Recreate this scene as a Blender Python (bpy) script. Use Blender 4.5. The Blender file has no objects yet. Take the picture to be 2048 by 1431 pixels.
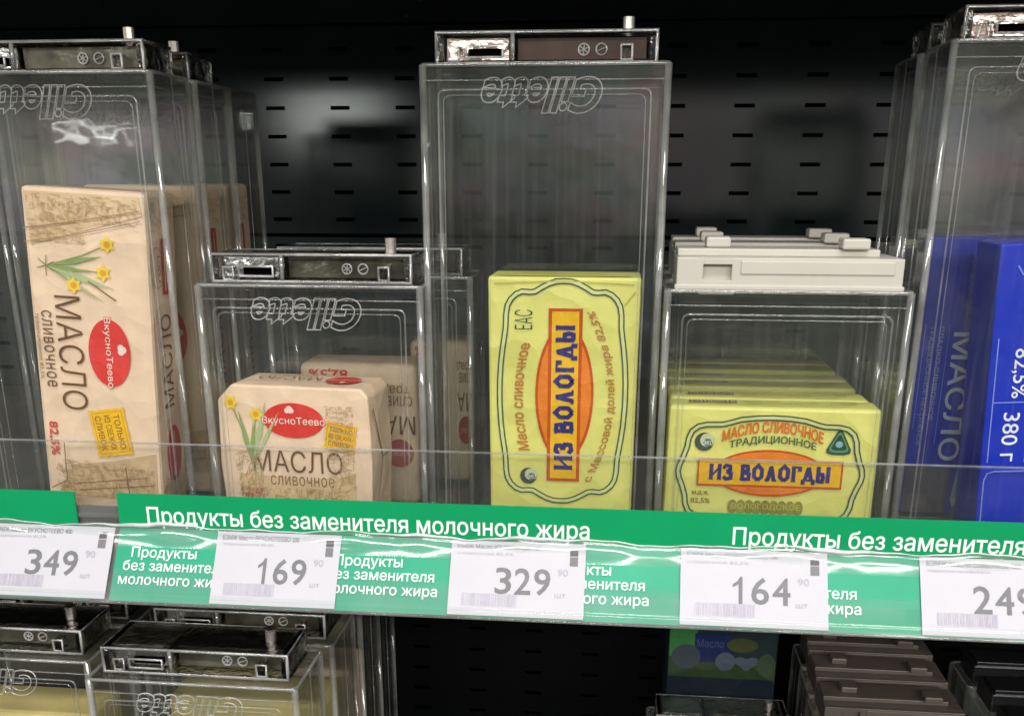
import bpy, bmesh, math, random
from mathutils import Vector, Matrix
from mathutils.geometry import tessellate_polygon

random.seed(7)
S = bpy.context.scene
C = S.collection

# ------------------------------------------------------------------ camera
cam_d = bpy.data.cameras.new('camera')
cam = bpy.data.objects.new('camera', cam_d); C.objects.link(cam)
r = Vector((0.99447375, 0.10497529, 0.00146596))
dn = Vector((0.03500949, -0.3184303, -0.94729957))
fw = Vector((-0.09897624, 0.94211588, -0.32034571))
eye = Vector((0.05008721, -0.47696755, 0.17694589))
R3 = Matrix((r, -dn, -fw)).transposed()
cam.matrix_world = Matrix.Translation(eye) @ R3.to_4x4()
cam_d.sensor_width = 36.0
cam_d.lens = 2046.0 / 2048.0 * 36.0
cam_d.shift_y = (1054.0 - 715.5) / 2048.0
cam_d.clip_start = 0.01; cam_d.clip_end = 100
S.camera = cam

# ------------------------------------------------------------------ view
S.view_settings.view_transform = 'Standard'
S.view_settings.look = 'None'
S.view_settings.gamma = 1.0
S.view_settings.use_curve_mapping = False
S.view_settings.exposure = 0.16
S.render.engine = 'CYCLES'
cy = S.cycles
cy.max_bounces = 14; cy.diffuse_bounces = 3; cy.glossy_bounces = 5
cy.transmission_bounces = 10; cy.transparent_max_bounces = 64
cy.use_denoising = True
cy.caustics_reflective = False; cy.caustics_refractive = False
cy.sample_clamp_indirect = 4.0

# ------------------------------------------------------------------ world: the dim shop around the shelf
W = bpy.data.worlds.new('World'); S.world = W; W.use_nodes = True
wt = W.node_tree; wt.nodes.clear()
def wn(t, **k):
    n = wt.nodes.new(t)
    for a, b in k.items(): setattr(n, a, b)
    return n
wo = wn('ShaderNodeOutputWorld'); bg = wn('ShaderNodeBackground')
tc = wn('ShaderNodeTexCoord'); sep = wn('ShaderNodeSeparateXYZ')
wt.links.new(tc.outputs['Generated'], sep.inputs[0])
ramp = wn('ShaderNodeValToRGB')
mr = wn('ShaderNodeMapRange'); mr.inputs[1].default_value = -1; mr.inputs[2].default_value = 1
wt.links.new(sep.outputs['Z'], mr.inputs[0]); wt.links.new(mr.outputs[0], ramp.inputs[0])
el = ramp.color_ramp.elements
el[0].position = 0.0; el[0].color = (0.05, 0.05, 0.045, 1)
el[1].position = 1.0; el[1].color = (0.4, 0.41, 0.43, 1)
for p, c in ((0.36, (0.05, 0.05, 0.045, 1)), (0.47, (0.10, 0.10, 0.09, 1)), (0.505, (0.75, 0.73, 0.68, 1)), (0.62, (0.55, 0.53, 0.5, 1)), (0.72, (0.4, 0.4, 0.4, 1))):
    e = el.new(p); e.color = c
mp = wn('ShaderNodeMapping'); mp.inputs['Scale'].default_value = (5, 5, 12)
wt.links.new(tc.outputs['Generated'], mp.inputs[0])
vo = wn('ShaderNodeTexVoronoi'); vo.inputs['Scale'].default_value = 3.2
wt.links.new(mp.outputs[0], vo.inputs['Vector'])
nz = wn('ShaderNodeTexNoise'); nz.inputs['Scale'].default_value = 2.2; nz.inputs['Detail'].default_value = 5
wt.links.new(tc.outputs['Generated'], nz.inputs['Vector'])
hs = wn('ShaderNodeHueSaturation'); hs.inputs['Saturation'].default_value = 0.28; hs.inputs['Value'].default_value = 1.6
wt.links.new(vo.outputs['Color'], hs.inputs['Color'])
mx = wn('ShaderNodeMixRGB'); mx.blend_type = 'MULTIPLY'; mx.inputs[0].default_value = 0.75
wt.links.new(ramp.outputs[0], mx.inputs[1]); wt.links.new(hs.outputs[0], mx.inputs[2])
mm = wn('ShaderNodeMapRange'); mm.inputs[1].default_value = 0.38; mm.inputs[2].default_value = 0.66
mm.inputs[3].default_value = 0.12; mm.inputs[4].default_value = 2.0
wt.links.new(nz.outputs[0], mm.inputs[0])
mx2 = wn('ShaderNodeMixRGB'); mx2.blend_type = 'MULTIPLY'; mx2.inputs[0].default_value = 1.0
wt.links.new(mx.outputs[0], mx2.inputs[1]); wt.links.new(mm.outputs[0], mx2.inputs[2])
wt.links.new(mx2.outputs[0], bg.inputs[0])
bg.inputs[1].default_value = 1.0
wt.links.new(bg.outputs[0], wo.inputs[0])

# ------------------------------------------------------------------ shop lamps
def area(name, loc, target, sx, sy, power, col=(1, 1, 1)):
    d = bpy.data.lights.new(name, 'AREA'); d.shape = 'RECTANGLE'; d.size = sx; d.size_y = sy
    d.energy = power; d.color = col
    o = bpy.data.objects.new(name, d); C.objects.link(o)
    o.location = loc
    o.rotation_euler = (Vector(target) - Vector(loc)).to_track_quat('-Z', 'Y').to_euler()
    return o
area('ceiling_lamp', (0.35, -0.85, 1.60), (0, 0, 0.05), 1.3, 0.22, 22, (1.0, 0.97, 0.93))
area('aisle_lamp', (0.3, -3.0, 1.30), (0, 0, 0.1), 4.8, 0.22, 92, (1.0, 0.96, 0.9))
area('distant_lamp', (-3.3, -6.0, 0.46), (-0.2, 0.0, 0.2), 0.38, 0.016, 0.2)
area('far_lamp', (-1.0, -2.6, 0.39), (-0.17, 0.4, 0.22), 0.32, 0.12, 1.5, (0.95, 1.0, 0.95))

# ------------------------------------------------------------------ materials
def lin(c):
    c /= 255.0
    return c / 12.92 if c <= 0.04045 else ((c + 0.055) / 1.055) ** 2.4
def rgb(h):
    return (lin(int(h[0:2], 16)), lin(int(h[2:4], 16)), lin(int(h[4:6], 16)), 1)
_m = {}
def principled(name, col, rough=0.45, spec=0.5, metal=0.0, coat=0.0, bump=0.0, bscale=300, var=0.0, vscale=40, crumple=0.0):
    if name in _m: return _m[name]
    m = bpy.data.materials.new(name); m.use_nodes = True; t = m.node_tree
    b = t.nodes['Principled BSDF']
    b.inputs['Base Color'].default_value = col
    b.inputs['Roughness'].default_value = rough
    b.inputs['Metallic'].default_value = metal
    b.inputs['Specular IOR Level'].default_value = spec
    b.inputs['Coat Weight'].default_value = coat
    tcn = t.nodes.new('ShaderNodeTexCoord')
    if var > 0:
        n = t.nodes.new('ShaderNodeTexNoise'); n.inputs['Scale'].default_value = vscale; n.inputs['Detail'].default_value = 6
        t.links.new(tcn.outputs['Object'], n.inputs['Vector'])
        k = t.nodes.new('ShaderNodeMapRange'); k.inputs[1].default_value = 0.3; k.inputs[2].default_value = 0.7
        k.inputs[3].default_value = 1 - var; k.inputs[4].default_value = 1 + var
        t.links.new(n.outputs[0], k.inputs[0])
        x = t.nodes.new('ShaderNodeMixRGB'); x.blend_type = 'MULTIPLY'; x.inputs[0].default_value = 1
        x.inputs[1].default_value = col
        t.links.new(k.outputs[0], x.inputs[2]); t.links.new(x.outputs[0], b.inputs['Base Color'])
    if bump > 0:
        n = t.nodes.new('ShaderNodeTexNoise'); n.inputs['Scale'].default_value = bscale; n.inputs['Detail'].default_value = 4
        t.links.new(tcn.outputs['Object'], n.inputs['Vector'])
        bn = t.nodes.new('ShaderNodeBump'); bn.inputs['Strength'].default_value = bump; bn.inputs['Distance'].default_value = 0.002
        t.links.new(n.outputs[0], bn.inputs['Height']); t.links.new(bn.outputs[0], b.inputs['Normal'])
        if crumple > 0:
            v = t.nodes.new('ShaderNodeTexVoronoi'); v.inputs['Scale'].default_value = 38
            n2 = t.nodes.new('ShaderNodeTexNoise'); n2.inputs['Scale'].default_value = 25
            ad = t.nodes.new('ShaderNodeVectorMath'); ad.operation = 'MULTIPLY_ADD'; ad.inputs[1].default_value = (.03, .03, .03)
            t.links.new(tcn.outputs['Object'], n2.inputs['Vector']); t.links.new(n2.outputs['Color'], ad.inputs[0]); t.links.new(tcn.outputs['Object'], ad.inputs[2])
            t.links.new(ad.outputs[0], v.inputs['Vector'])
            b2 = t.nodes.new('ShaderNodeBump'); b2.inputs['Strength'].default_value = crumple; b2.inputs['Distance'].default_value = 0.004
            t.links.new(v.outputs['Distance'], b2.inputs['Height']); t.links.new(bn.outputs[0], b2.inputs['Normal']); t.links.new(b2.outputs[0], b.inputs['Normal'])
    _m[name] = m
    return m
def ink(h, rough=0.42):
    return principled('ink_' + h, rgb(h), rough, 0.4, var=0.07, vscale=260, bump=0.6, bscale=45, crumple=0.5)

def flat_ink(h):
    return principled('flat_ink_' + h, rgb(h), 0.45, 0.4, var=0.05, vscale=260)
def clear_mat(name, tint, haze, gloss_rough, body=(0.8, 0.8, 0.8), f0=0.05, bump=0.0, bscale=40, streak=0.0):
    """clear moulded plastic: see-through, Fresnel reflection, a little surface haze"""
    if name in _m: return _m[name]
    m = bpy.data.materials.new(name); m.use_nodes = True; t = m.node_tree; t.nodes.clear()
    o = t.nodes.new('ShaderNodeOutputMaterial')
    tr = t.nodes.new('ShaderNodeBsdfTransparent'); tr.inputs[0].default_value = (*tint, 1)
    gl = t.nodes.new('ShaderNodeBsdfGlossy'); gl.inputs['Roughness'].default_value = gloss_rough
    df = t.nodes.new('ShaderNodeBsdfDiffuse'); df.inputs[0].default_value = (*body, 1)
    lw = t.nodes.new('ShaderNodeLayerWeight'); lw.inputs[0].default_value = 0.5
    pw = t.nodes.new('ShaderNodeMath'); pw.operation = 'POWER'; pw.inputs[1].default_value = 4.0
    t.links.new(lw.outputs['Facing'], pw.inputs[0])
    ma = t.nodes.new('ShaderNodeMath'); ma.operation = 'MULTIPLY_ADD'; ma.inputs[1].default_value = 0.9 - f0; ma.inputs[2].default_value = f0
    t.links.new(pw.outputs[0], ma.inputs[0])
    tcn = t.nodes.new('ShaderNodeTexCoord')
    n = t.nodes.new('ShaderNodeTexNoise'); n.inputs['Scale'].default_value = 55; n.inputs['Detail'].default_value = 6
    t.links.new(tcn.outputs['Object'], n.inputs['Vector'])
    k = t.nodes.new('ShaderNodeMapRange'); k.inputs[1].default_value = 0.35; k.inputs[2].default_value = 0.7
    k.inputs[3].default_value = haze * 0.6; k.inputs[4].default_value = haze * 1.7
    t.links.new(n.outputs[0], k.inputs[0])
    a = t.nodes.new('ShaderNodeMixShader'); b = t.nodes.new('ShaderNodeMixShader')
    hz = k.outputs[0]
    if streak > 0:
        mp_ = t.nodes.new('ShaderNodeMapping'); mp_.inputs['Scale'].default_value = (330, 330, 7)
        t.links.new(tcn.outputs['Object'], mp_.inputs[0])
        ns = t.nodes.new('ShaderNodeTexNoise'); ns.inputs['Scale'].default_value = 1.0; ns.inputs['Detail'].default_value = 3
        t.links.new(mp_.outputs[0], ns.inputs['Vector'])
        ks = t.nodes.new('ShaderNodeMapRange'); ks.inputs[1].default_value = 0.56; ks.inputs[2].default_value = 0.74
        ks.inputs[3].default_value = 0; ks.inputs[4].default_value = streak
        t.links.new(ns.outputs[0], ks.inputs[0])
        sm = t.nodes.new('ShaderNodeTexNoise'); sm.inputs['Scale'].default_value = 28; sm.inputs['Detail'].default_value = 8; sm.inputs['Distortion'].default_value = 1.5
        t.links.new(tcn.outputs['Object'], sm.inputs['Vector'])
        k3 = t.nodes.new('ShaderNodeMapRange'); k3.inputs[1].default_value = 0.58; k3.inputs[2].default_value = 0.72
        k3.inputs[3].default_value = 0; k3.inputs[4].default_value = streak * 0.5
        t.links.new(sm.outputs[0], k3.inputs[0])
        s1 = t.nodes.new('ShaderNodeMath'); t.links.new(hz, s1.inputs[0]); t.links.new(ks.outputs[0], s1.inputs[1])
        s2 = t.nodes.new('ShaderNodeMath'); t.links.new(s1.outputs[0], s2.inputs[0]); t.links.new(k3.outputs[0], s2.inputs[1])
        hz = s2.outputs[0]
    t.links.new(hz, a.inputs[0]); t.links.new(tr.outputs[0], a.inputs[1]); t.links.new(df.outputs[0], a.inputs[2])
    t.links.new(ma.outputs[0], b.inputs[0]); t.links.new(a.outputs[0], b.inputs[1]); t.links.new(gl.outputs[0], b.inputs[2])
    if bump > 0:
        n2 = t.nodes.new('ShaderNodeTexNoise'); n2.inputs['Scale'].default_value = bscale; n2.inputs['Detail'].default_value = 2
        t.links.new(tcn.outputs['Object'], n2.inputs['Vector'])
        bn = t.nodes.new('ShaderNodeBump'); bn.inputs['Strength'].default_value = bump; bn.inputs['Distance'].default_value = 0.004
        t.links.new(n2.outputs[0], bn.inputs['Height']); t.links.new(bn.outputs[0], gl.inputs['Normal'])
    t.links.new(b.outputs[0], o.inputs[0])
    _m[name] = m
    return m
M_SHEET = clear_mat('clear_plastic', (0.975, 0.98, 0.975), 0.006, 0.03, (0.75, 0.74, 0.7), 0.032, 0.10, 26, 0.018)
M_EDGE = clear_mat('plastic_edge_reflection', (0.87, 0.885, 0.87), 0.13, 0.10, (0.85, 0.85, 0.83), 0.11)  # milky haze stands in for internal reflection along plastic edges
M_FRAME = clear_mat('clear_plastic_frame', (0.92, 0.93, 0.92), 0.07, 0.12, (0.85, 0.85, 0.83), 0.07)
M_EMB = clear_mat('embossed_plastic', (0.8, 0.8, 0.8), 0.30, 0.15, (0.85, 0.84, 0.82), 0.12)
M_GUARD = clear_mat('guard_plastic', (0.985, 0.985, 0.985), 0.008, 0.04, (0.7, 0.7, 0.68), 0.032, 0.05, 12)
M_HIGHLIGHT = clear_mat('film_edge_highlight', (0.85, 0.9, 0.88), 0.45, 0.2, (0.9, 0.95, 0.93), 0.15)  # whitish colour paints the highlight along the film's curled edge
M_FILM = clear_mat('rail_film', (0.97, 0.98, 0.975), 0.03, 0.12, (0.9, 0.92, 0.92), 0.035, 0.10, 30)
def glass(name, col, rough, bump, bscale):
    m = bpy.data.materials.new(name); m.use_nodes = True; t = m.node_tree; t.nodes.clear()
    o = t.nodes.new('ShaderNodeOutputMaterial'); g = t.nodes.new('ShaderNodeBsdfGlass')
    g.inputs['Color'].default_value = (*col, 1); g.inputs['Roughness'].default_value = rough; g.inputs['IOR'].default_value = 1.5
    tcn = t.nodes.new('ShaderNodeTexCoord'); n = t.nodes.new('ShaderNodeTexNoise')
    n.inputs['Scale'].default_value = bscale; n.inputs['Detail'].default_value = 4
    t.links.new(tcn.outputs['Object'], n.inputs['Vector'])
    bn = t.nodes.new('ShaderNodeBump'); bn.inputs['Strength'].default_value = bump; bn.inputs['Distance'].default_value = 0.003
    t.links.new(n.outputs[0], bn.inputs['Height']); t.links.new(bn.outputs[0], g.inputs['Normal'])
    t.links.new(g.outputs[0], o.inputs[0])
    return m
M_CAP = glass('clear_cap_plastic', (0.97, 0.97, 0.96), 0.03, 0.5, 130)
M_FOIL = principled('lock_metal', (0.72, 0.66, 0.62, 1), 0.22, metal=1.0, bump=0.9, bscale=160)
M_DARKCAP = principled('black_cap_plastic', (0.012, 0.012, 0.014, 1), 0.3, bump=0.1)
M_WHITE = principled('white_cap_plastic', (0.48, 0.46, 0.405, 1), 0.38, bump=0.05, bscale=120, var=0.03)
M_WHITE_SHADED = principled('shaded_white_cap_plastic', (0.11, 0.092, 0.078, 1), 0.4, bump=0.05, bscale=120, var=0.12)  # white cap colour darkened to carry the lower shelf's shade
M_PIN = principled('steel_pin', (0.75, 0.68, 0.63, 1), 0.25, metal=1.0)
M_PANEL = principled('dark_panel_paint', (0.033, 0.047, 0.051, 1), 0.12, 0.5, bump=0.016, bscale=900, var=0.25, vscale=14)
M_PANEL_SHADED = principled('shaded_panel_paint', (0.0018, 0.0024, 0.0026, 1), 0.5, 0.08, bump=0.3, bscale=900)  # panel colour blackened below the shelf to stand for shade
M_BLACK = principled('black_void', (0.002, 0.002, 0.002, 1), 0.9, 0.0)
M_DECK = principled('grey_shelf_paint', (0.13, 0.13, 0.125, 1), 0.4, bump=0.1, bscale=500, var=0.15)
M_RAIL = principled('grey_rail_plastic', (0.12, 0.125, 0.12, 1), 0.35, var=0.1)
M_KRAFT = principled('kraft_paper', rgb('EACDB0'), 0.5, 0.35, bump=0.6, bscale=45, crumple=0.5, var=0.07, vscale=70)
M_YEL = principled('yellow_foil_paper', rgb('D6D474'), 0.38, 0.5, bump=0.6, bscale=45, crumple=0.5, var=0.05, vscale=50)
M_BLUE = principled('blue_carton', rgb('0029B4'), 0.3, 0.5, bump=0.08, bscale=60, var=0.06, vscale=40)
M_GREEN = principled('green_card', rgb('00925A'), 0.4, 0.4, bump=0.05, bscale=80, var=0.04, vscale=30)
M_GREEN_HAZE = principled('green_card_haze', rgb('289C78'), 0.4, 0.4, var=0.08, vscale=25)  # card green made paler to carry haze reflected by the rail cover
M_TAG = principled('tag_paper', rgb('C0BFC6'), 0.5, 0.3, var=0.02, vscale=60)

# ------------------------------------------------------------------ mesh helpers
def link(name, bm, mats, parent=None, smooth=False, keep=False):
    me = bpy.data.meshes.new(name)
    if not keep: bmesh.ops.recalc_face_normals(bm, faces=bm.faces)
    bm.to_mesh(me); bm.free()
    for m in (mats if isinstance(mats, (list, tuple)) else [mats]): me.materials.append(m)
    if smooth:
        for p in me.polygons: p.use_smooth = True
    o = bpy.data.objects.new(name, me); C.objects.link(o)
    if parent: o.parent = parent
    return o
def thing(name, label, cat, loc=(0, 0, 0), rot=(0, 0, 0), group=None):
    o = bpy.data.objects.new(name, None); C.objects.link(o)
    o.empty_display_size = 0.01
    o.location = loc; o.rotation_euler = rot
    tag(o, label, cat, group)
    return o
def tag(o, label, cat, group=None):
    o['label'] = label; o['category'] = cat
    if group: o['group'] = group
def struct(o):
    o['kind'] = 'structure'; return o
def box(bm, x0, x1, y0, y1, z0, z1, bev=0.0, seg=2, mi=0):
    vs = [bm.verts.new((x, y, z)) for x in (x0, x1) for y in (y0, y1) for z in (z0, z1)]
    q = [(0, 1, 3, 2), (4, 6, 7, 5), (0, 4, 5, 1), (2, 3, 7, 6), (0, 2, 6, 4), (1, 5, 7, 3)]
    fs = [bm.faces.new([vs[i] for i in f]) for f in q]
    for f in fs: f.material_index = mi
    if bev > 0:
        es = list({e for f in fs for e in f.edges})
        res = bmesh.ops.bevel(bm, geom=es, offset=bev, segments=seg, profile=0.5, affect='EDGES')
        for f in res['faces']: f.material_index = mi
def tube(bm, pts, rad, closed=False, n=6, mi=0):
    pts = [Vector(p) for p in pts]; N = len(pts); rings = []
    for i, p in enumerate(pts):
        a = pts[i - 1] if (i > 0 or closed) else p
        b = pts[(i + 1) % N] if (i < N - 1 or closed) else p
        d1 = (p - a).normalized() if (p - a).length > 1e-9 else (b - p).normalized()
        d2 = (b - p).normalized() if (b - p).length > 1e-9 else d1
        t = (d1 + d2).normalized() if (d1 + d2).length > 1e-6 else d1
        k = 1.0 / max(0.5, t.dot(d1))
        ref = Vector((0, 1, 0)) if abs(t.y) < 0.9 else Vector((1, 0, 0))
        u = t.cross(ref).normalized(); v = t.cross(u).normalized()
        rings.append([bm.verts.new(p + rad * (math.cos(2 * math.pi * j / n) * u * k + math.sin(2 * math.pi * j / n) * v)) for j in range(n)])
    for i in range(N if closed else N - 1):
        A, B = rings[i], rings[(i + 1) % N]
        for j in range(n):
            bm.faces.new((A[j], A[(j + 1) % n], B[(j + 1) % n], B[j])).material_index = mi
    if not closed:
        bm.faces.new(rings[0]).material_index = mi; bm.faces.new(list(reversed(rings[-1]))).material_index = mi
def cyl(bm, x, y, z0, z1, rad, n=18, mi=0):
    tube(bm, [(x, y, z0), (x, y, z1)], rad, n=n, mi=mi)
def rrect(x0, x1, y0, y1, rad, seg=5):
    out = []
    for cx, cy_, a0 in ((x1 - rad, y1 - rad, 0), (x0 + rad, y1 - rad, 90), (x0 + rad, y0 + rad, 180), (x1 - rad, y0 + rad, 270)):
        for i in range(seg + 1):
            a = math.radians(a0 + 90 * i / seg)
            out.append((cx + rad * math.cos(a), cy_ + rad * math.sin(a)))
    return out

# ------------------------------------------------------------------ lettering and print
_tx = {}
def contours(body, shear=0.0, spacing=1.0, res=3):
    """outlines of a piece of lettering as closed polygons"""
    c = bpy.data.curves.new('lettering', 'FONT'); c.body = body; c.size = 1
    c.shear = shear; c.space_character = spacing
    o = bpy.data.objects.new('lettering', c); C.objects.link(o)
    dg = bpy.context.evaluated_depsgraph_get()
    cu = o.evaluated_get(dg).to_curve(dg)
    out = []
    for sp in cu.splines:
        pts = []
        if sp.type == 'BEZIER':
            bp = sp.bezier_points; n = len(bp)
            for i in range(n):
                p0, p1, p2, p3 = bp[i].co, bp[i].handle_right, bp[(i + 1) % n].handle_left, bp[(i + 1) % n].co
                straight = (p1 - p0).cross(p3 - p0).length < 1e-5 and (p2 - p0).cross(p3 - p0).length < 1e-5
                for k in range(1 if straight else res):
                    t = k / res; q = 1 - t
                    v = q * q * q * p0 + 3 * q * q * t * p1 + 3 * q * t * t * p2 + t * t * t * p3
                    pts.append((v.x, v.y))
        else:
            pts = [(p.co.x, p.co.y) for p in sp.points]
        cl = []
        for p in pts:
            if not cl or math.hypot(p[0] - cl[-1][0], p[1] - cl[-1][1]) > 1e-4: cl.append(p)
        if len(cl) > 1 and math.hypot(cl[0][0] - cl[-1][0], cl[0][1] - cl[-1][1]) < 1e-4: cl.pop()
        if len(cl) > 2: out.append(cl)
    o.to_curve_clear() if hasattr(o, 'to_curve_clear') else None
    bpy.data.objects.remove(o); bpy.data.curves.remove(c)
    return out
def area2(p): return 0.5 * sum(p[i - 1][0] * p[i][1] - p[i][0] * p[i - 1][1] for i in range(len(p)))
def inside(pt, poly):
    x, y = pt; r_ = False
    for i in range(len(poly)):
        (x0, y0), (x1, y1) = poly[i - 1], poly[i]
        if (y0 > y) != (y1 > y) and x < (x1 - x0) * (y - y0) / (y1 - y0) + x0: r_ = not r_
    return r_
def fatten(p, d, sgn):
    out = []; n = len(p)
    for i in range(n):
        a, b, c = p[i - 1], p[i], p[(i + 1) % n]
        e1 = Vector((b[0] - a[0], b[1] - a[1])).normalized(); e2 = Vector((c[0] - b[0], c[1] - b[1])).normalized()
        n1 = Vector((e1.y, -e1.x)); n2 = Vector((e2.y, -e2.x)); m = n1 + n2
        if m.length < 1e-4: m = n1
        m.normalize(); k = d * sgn / max(0.5, m.dot(n1))
        out.append((b[0] + m.x * k, b[1] + m.y * k))
    return out
def fill_bands(cs):
    ed = [(p[i - 1], p[i]) for p in cs for i in range(len(p)) if abs(p[i - 1][1] - p[i][1]) > 1e-7]
    ys = {round(q[1], 5) for p in cs for q in p}
    for i in range(len(ed)):
        (ax, ay), (bx, by) = ed[i]
        for j in range(i):
            (cx, cy_), (dx, dy) = ed[j]
            if max(ay, by) < min(cy_, dy) or max(cy_, dy) < min(ay, by) or max(ax, bx) < min(cx, dx) or max(cx, dx) < min(ax, bx): continue
            den = (bx - ax) * (dy - cy_) - (by - ay) * (dx - cx)
            if abs(den) < 1e-12: continue
            t = ((cx - ax) * (dy - cy_) - (cy_ - ay) * (dx - cx)) / den
            u = ((cx - ax) * (by - ay) - (cy_ - ay) * (bx - ax)) / den
            if 0 < t < 1 and 0 < u < 1: ys.add(round(ay + t * (by - ay), 5))
    ys = sorted(ys); vs = []; fs = []
    for y0, y1 in zip(ys, ys[1:]):
        if y1 - y0 < 2e-5: continue
        ym = 0.5 * (y0 + y1); cr = []
        for (ax, ay), (bx, by) in ed:
            if (ay > ym) != (by > ym):
                f = lambda y: ax + (bx - ax) * (y - ay) / (by - ay)
                cr.append((f(ym), f(y0), f(y1), 1 if by > ay else -1))
        cr.sort(); wn_ = 0; st = None
        for c_ in cr:
            if wn_ == 0: st = c_
            wn_ += c_[3]
            if wn_ == 0 and c_[0] - st[0] > 1e-6:
                n = len(vs); vs += [(st[1], y0), (c_[1], y0), (c_[2], y1), (st[2], y1)]; fs.append((n, n + 1, n + 2, n + 3))
    return vs, fs
def text2d(body, offset=0.0, shear=0.0, spacing=1.0):
    """(pieces, x0, x1, y0, y1): each piece is (points, triangles) of one outer contour with its holes"""
    key = (body, offset, shear, spacing)
    if key in _tx: return _tx[key]
    cs = contours(body, shear, spacing)
    hole = [any(q is not p and area2(p) * area2(q) < 0 and abs(area2(q)) > abs(area2(p)) and inside(p[0], q) for q in cs) for p in cs]
    if offset: cs = [fatten(p, offset, (1 if area2(p) > 0 else -1) * (-1 if h_ else 1)) for p, h_ in zip(cs, hole)]
    # overlapping contours belong together: fill each cluster by its winding number, in level bands
    bb = [(min(q[0] for q in p), max(q[0] for q in p)) for p in cs]
    order = sorted(range(len(cs)), key=lambda k: bb[k][0]); groups = []; end = -1e9
    for k in order:
        if bb[k][0] > end: groups.append([])
        groups[-1].append(cs[k]); end = max(end, bb[k][1])
    pieces = [fill_bands(g) for g in groups]
    xs = [v[0] for q in pieces for v in q[0]]; ys = [v[1] for q in pieces for v in q[0]]
    _tx[key] = (pieces, min(xs), max(xs), min(ys), max(ys))
    return _tx[key]
# heavy slab letters with pointed counters, as strokes on a 0..1 grid: (points, width)
SLAB = {
    'И': (0.86, [[(.14, 0), (.14, 1)], [(.72, 0), (.72, 1)], [(.16, .22), (.70, .78)], [(0, .95), (.28, .95)], [(0, .05), (.28, .05)], [(.58, .95), (.86, .95)], [(.58, .05), (.86, .05)]]),
    'З': (0.70, [[(.06, .80), (.22, .93), (.50, .88), (.52, .66), (.26, .53)], [(.26, .53), (.58, .42), (.56, .12), (.24, .06), (.04, .22)], [(.04, .70), (.10, .92)]]),
    'В': (0.74, [[(.16, 0), (.16, 1)], [(.16, .93), (.50, .90), (.54, .66), (.20, .53)], [(.20, .53), (.62, .42), (.60, .10), (.16, .06)], [(0, .95), (.2, .95)], [(0, .05), (.2, .05)]]),
    'О': (0.80, [[(.40, .03), (.13, .28), (.13, .72), (.40, .97), (.67, .72), (.67, .28), (.40, .03)]]),
    'Л': (0.82, [[(.08, .06), (.22, .10), (.40, .92)], [(.40, .96), (.62, .06)], [(.52, .05), (.82, .05)], [(0, .05), (.22, .05)]]),
    'Г': (0.66, [[(.16, 0), (.16, 1)], [(.02, .93), (.60, .93)], [(.58, .98), (.58, .66)], [(.02, .05), (.32, .05)]]),
    'Д': (0.86, [[(.20, .14), (.42, .92)], [(.42, .96), (.64, .12)], [(.04, .12), (.82, .12)], [(.08, .16), (.08, -.16)], [(.78, .16), (.78, -.16)]]),
    'Ы': (0.98, [[(.14, 0), (.14, 1)], [(.14, .54), (.44, .52), (.50, .30), (.44, .06), (.14, .06)], [(.82, 0), (.82, 1)], [(0, .95), (.26, .95)], [(.68, .95), (.96, .95)], [(.68, .05), (.96, .05)]]),
}
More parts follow.
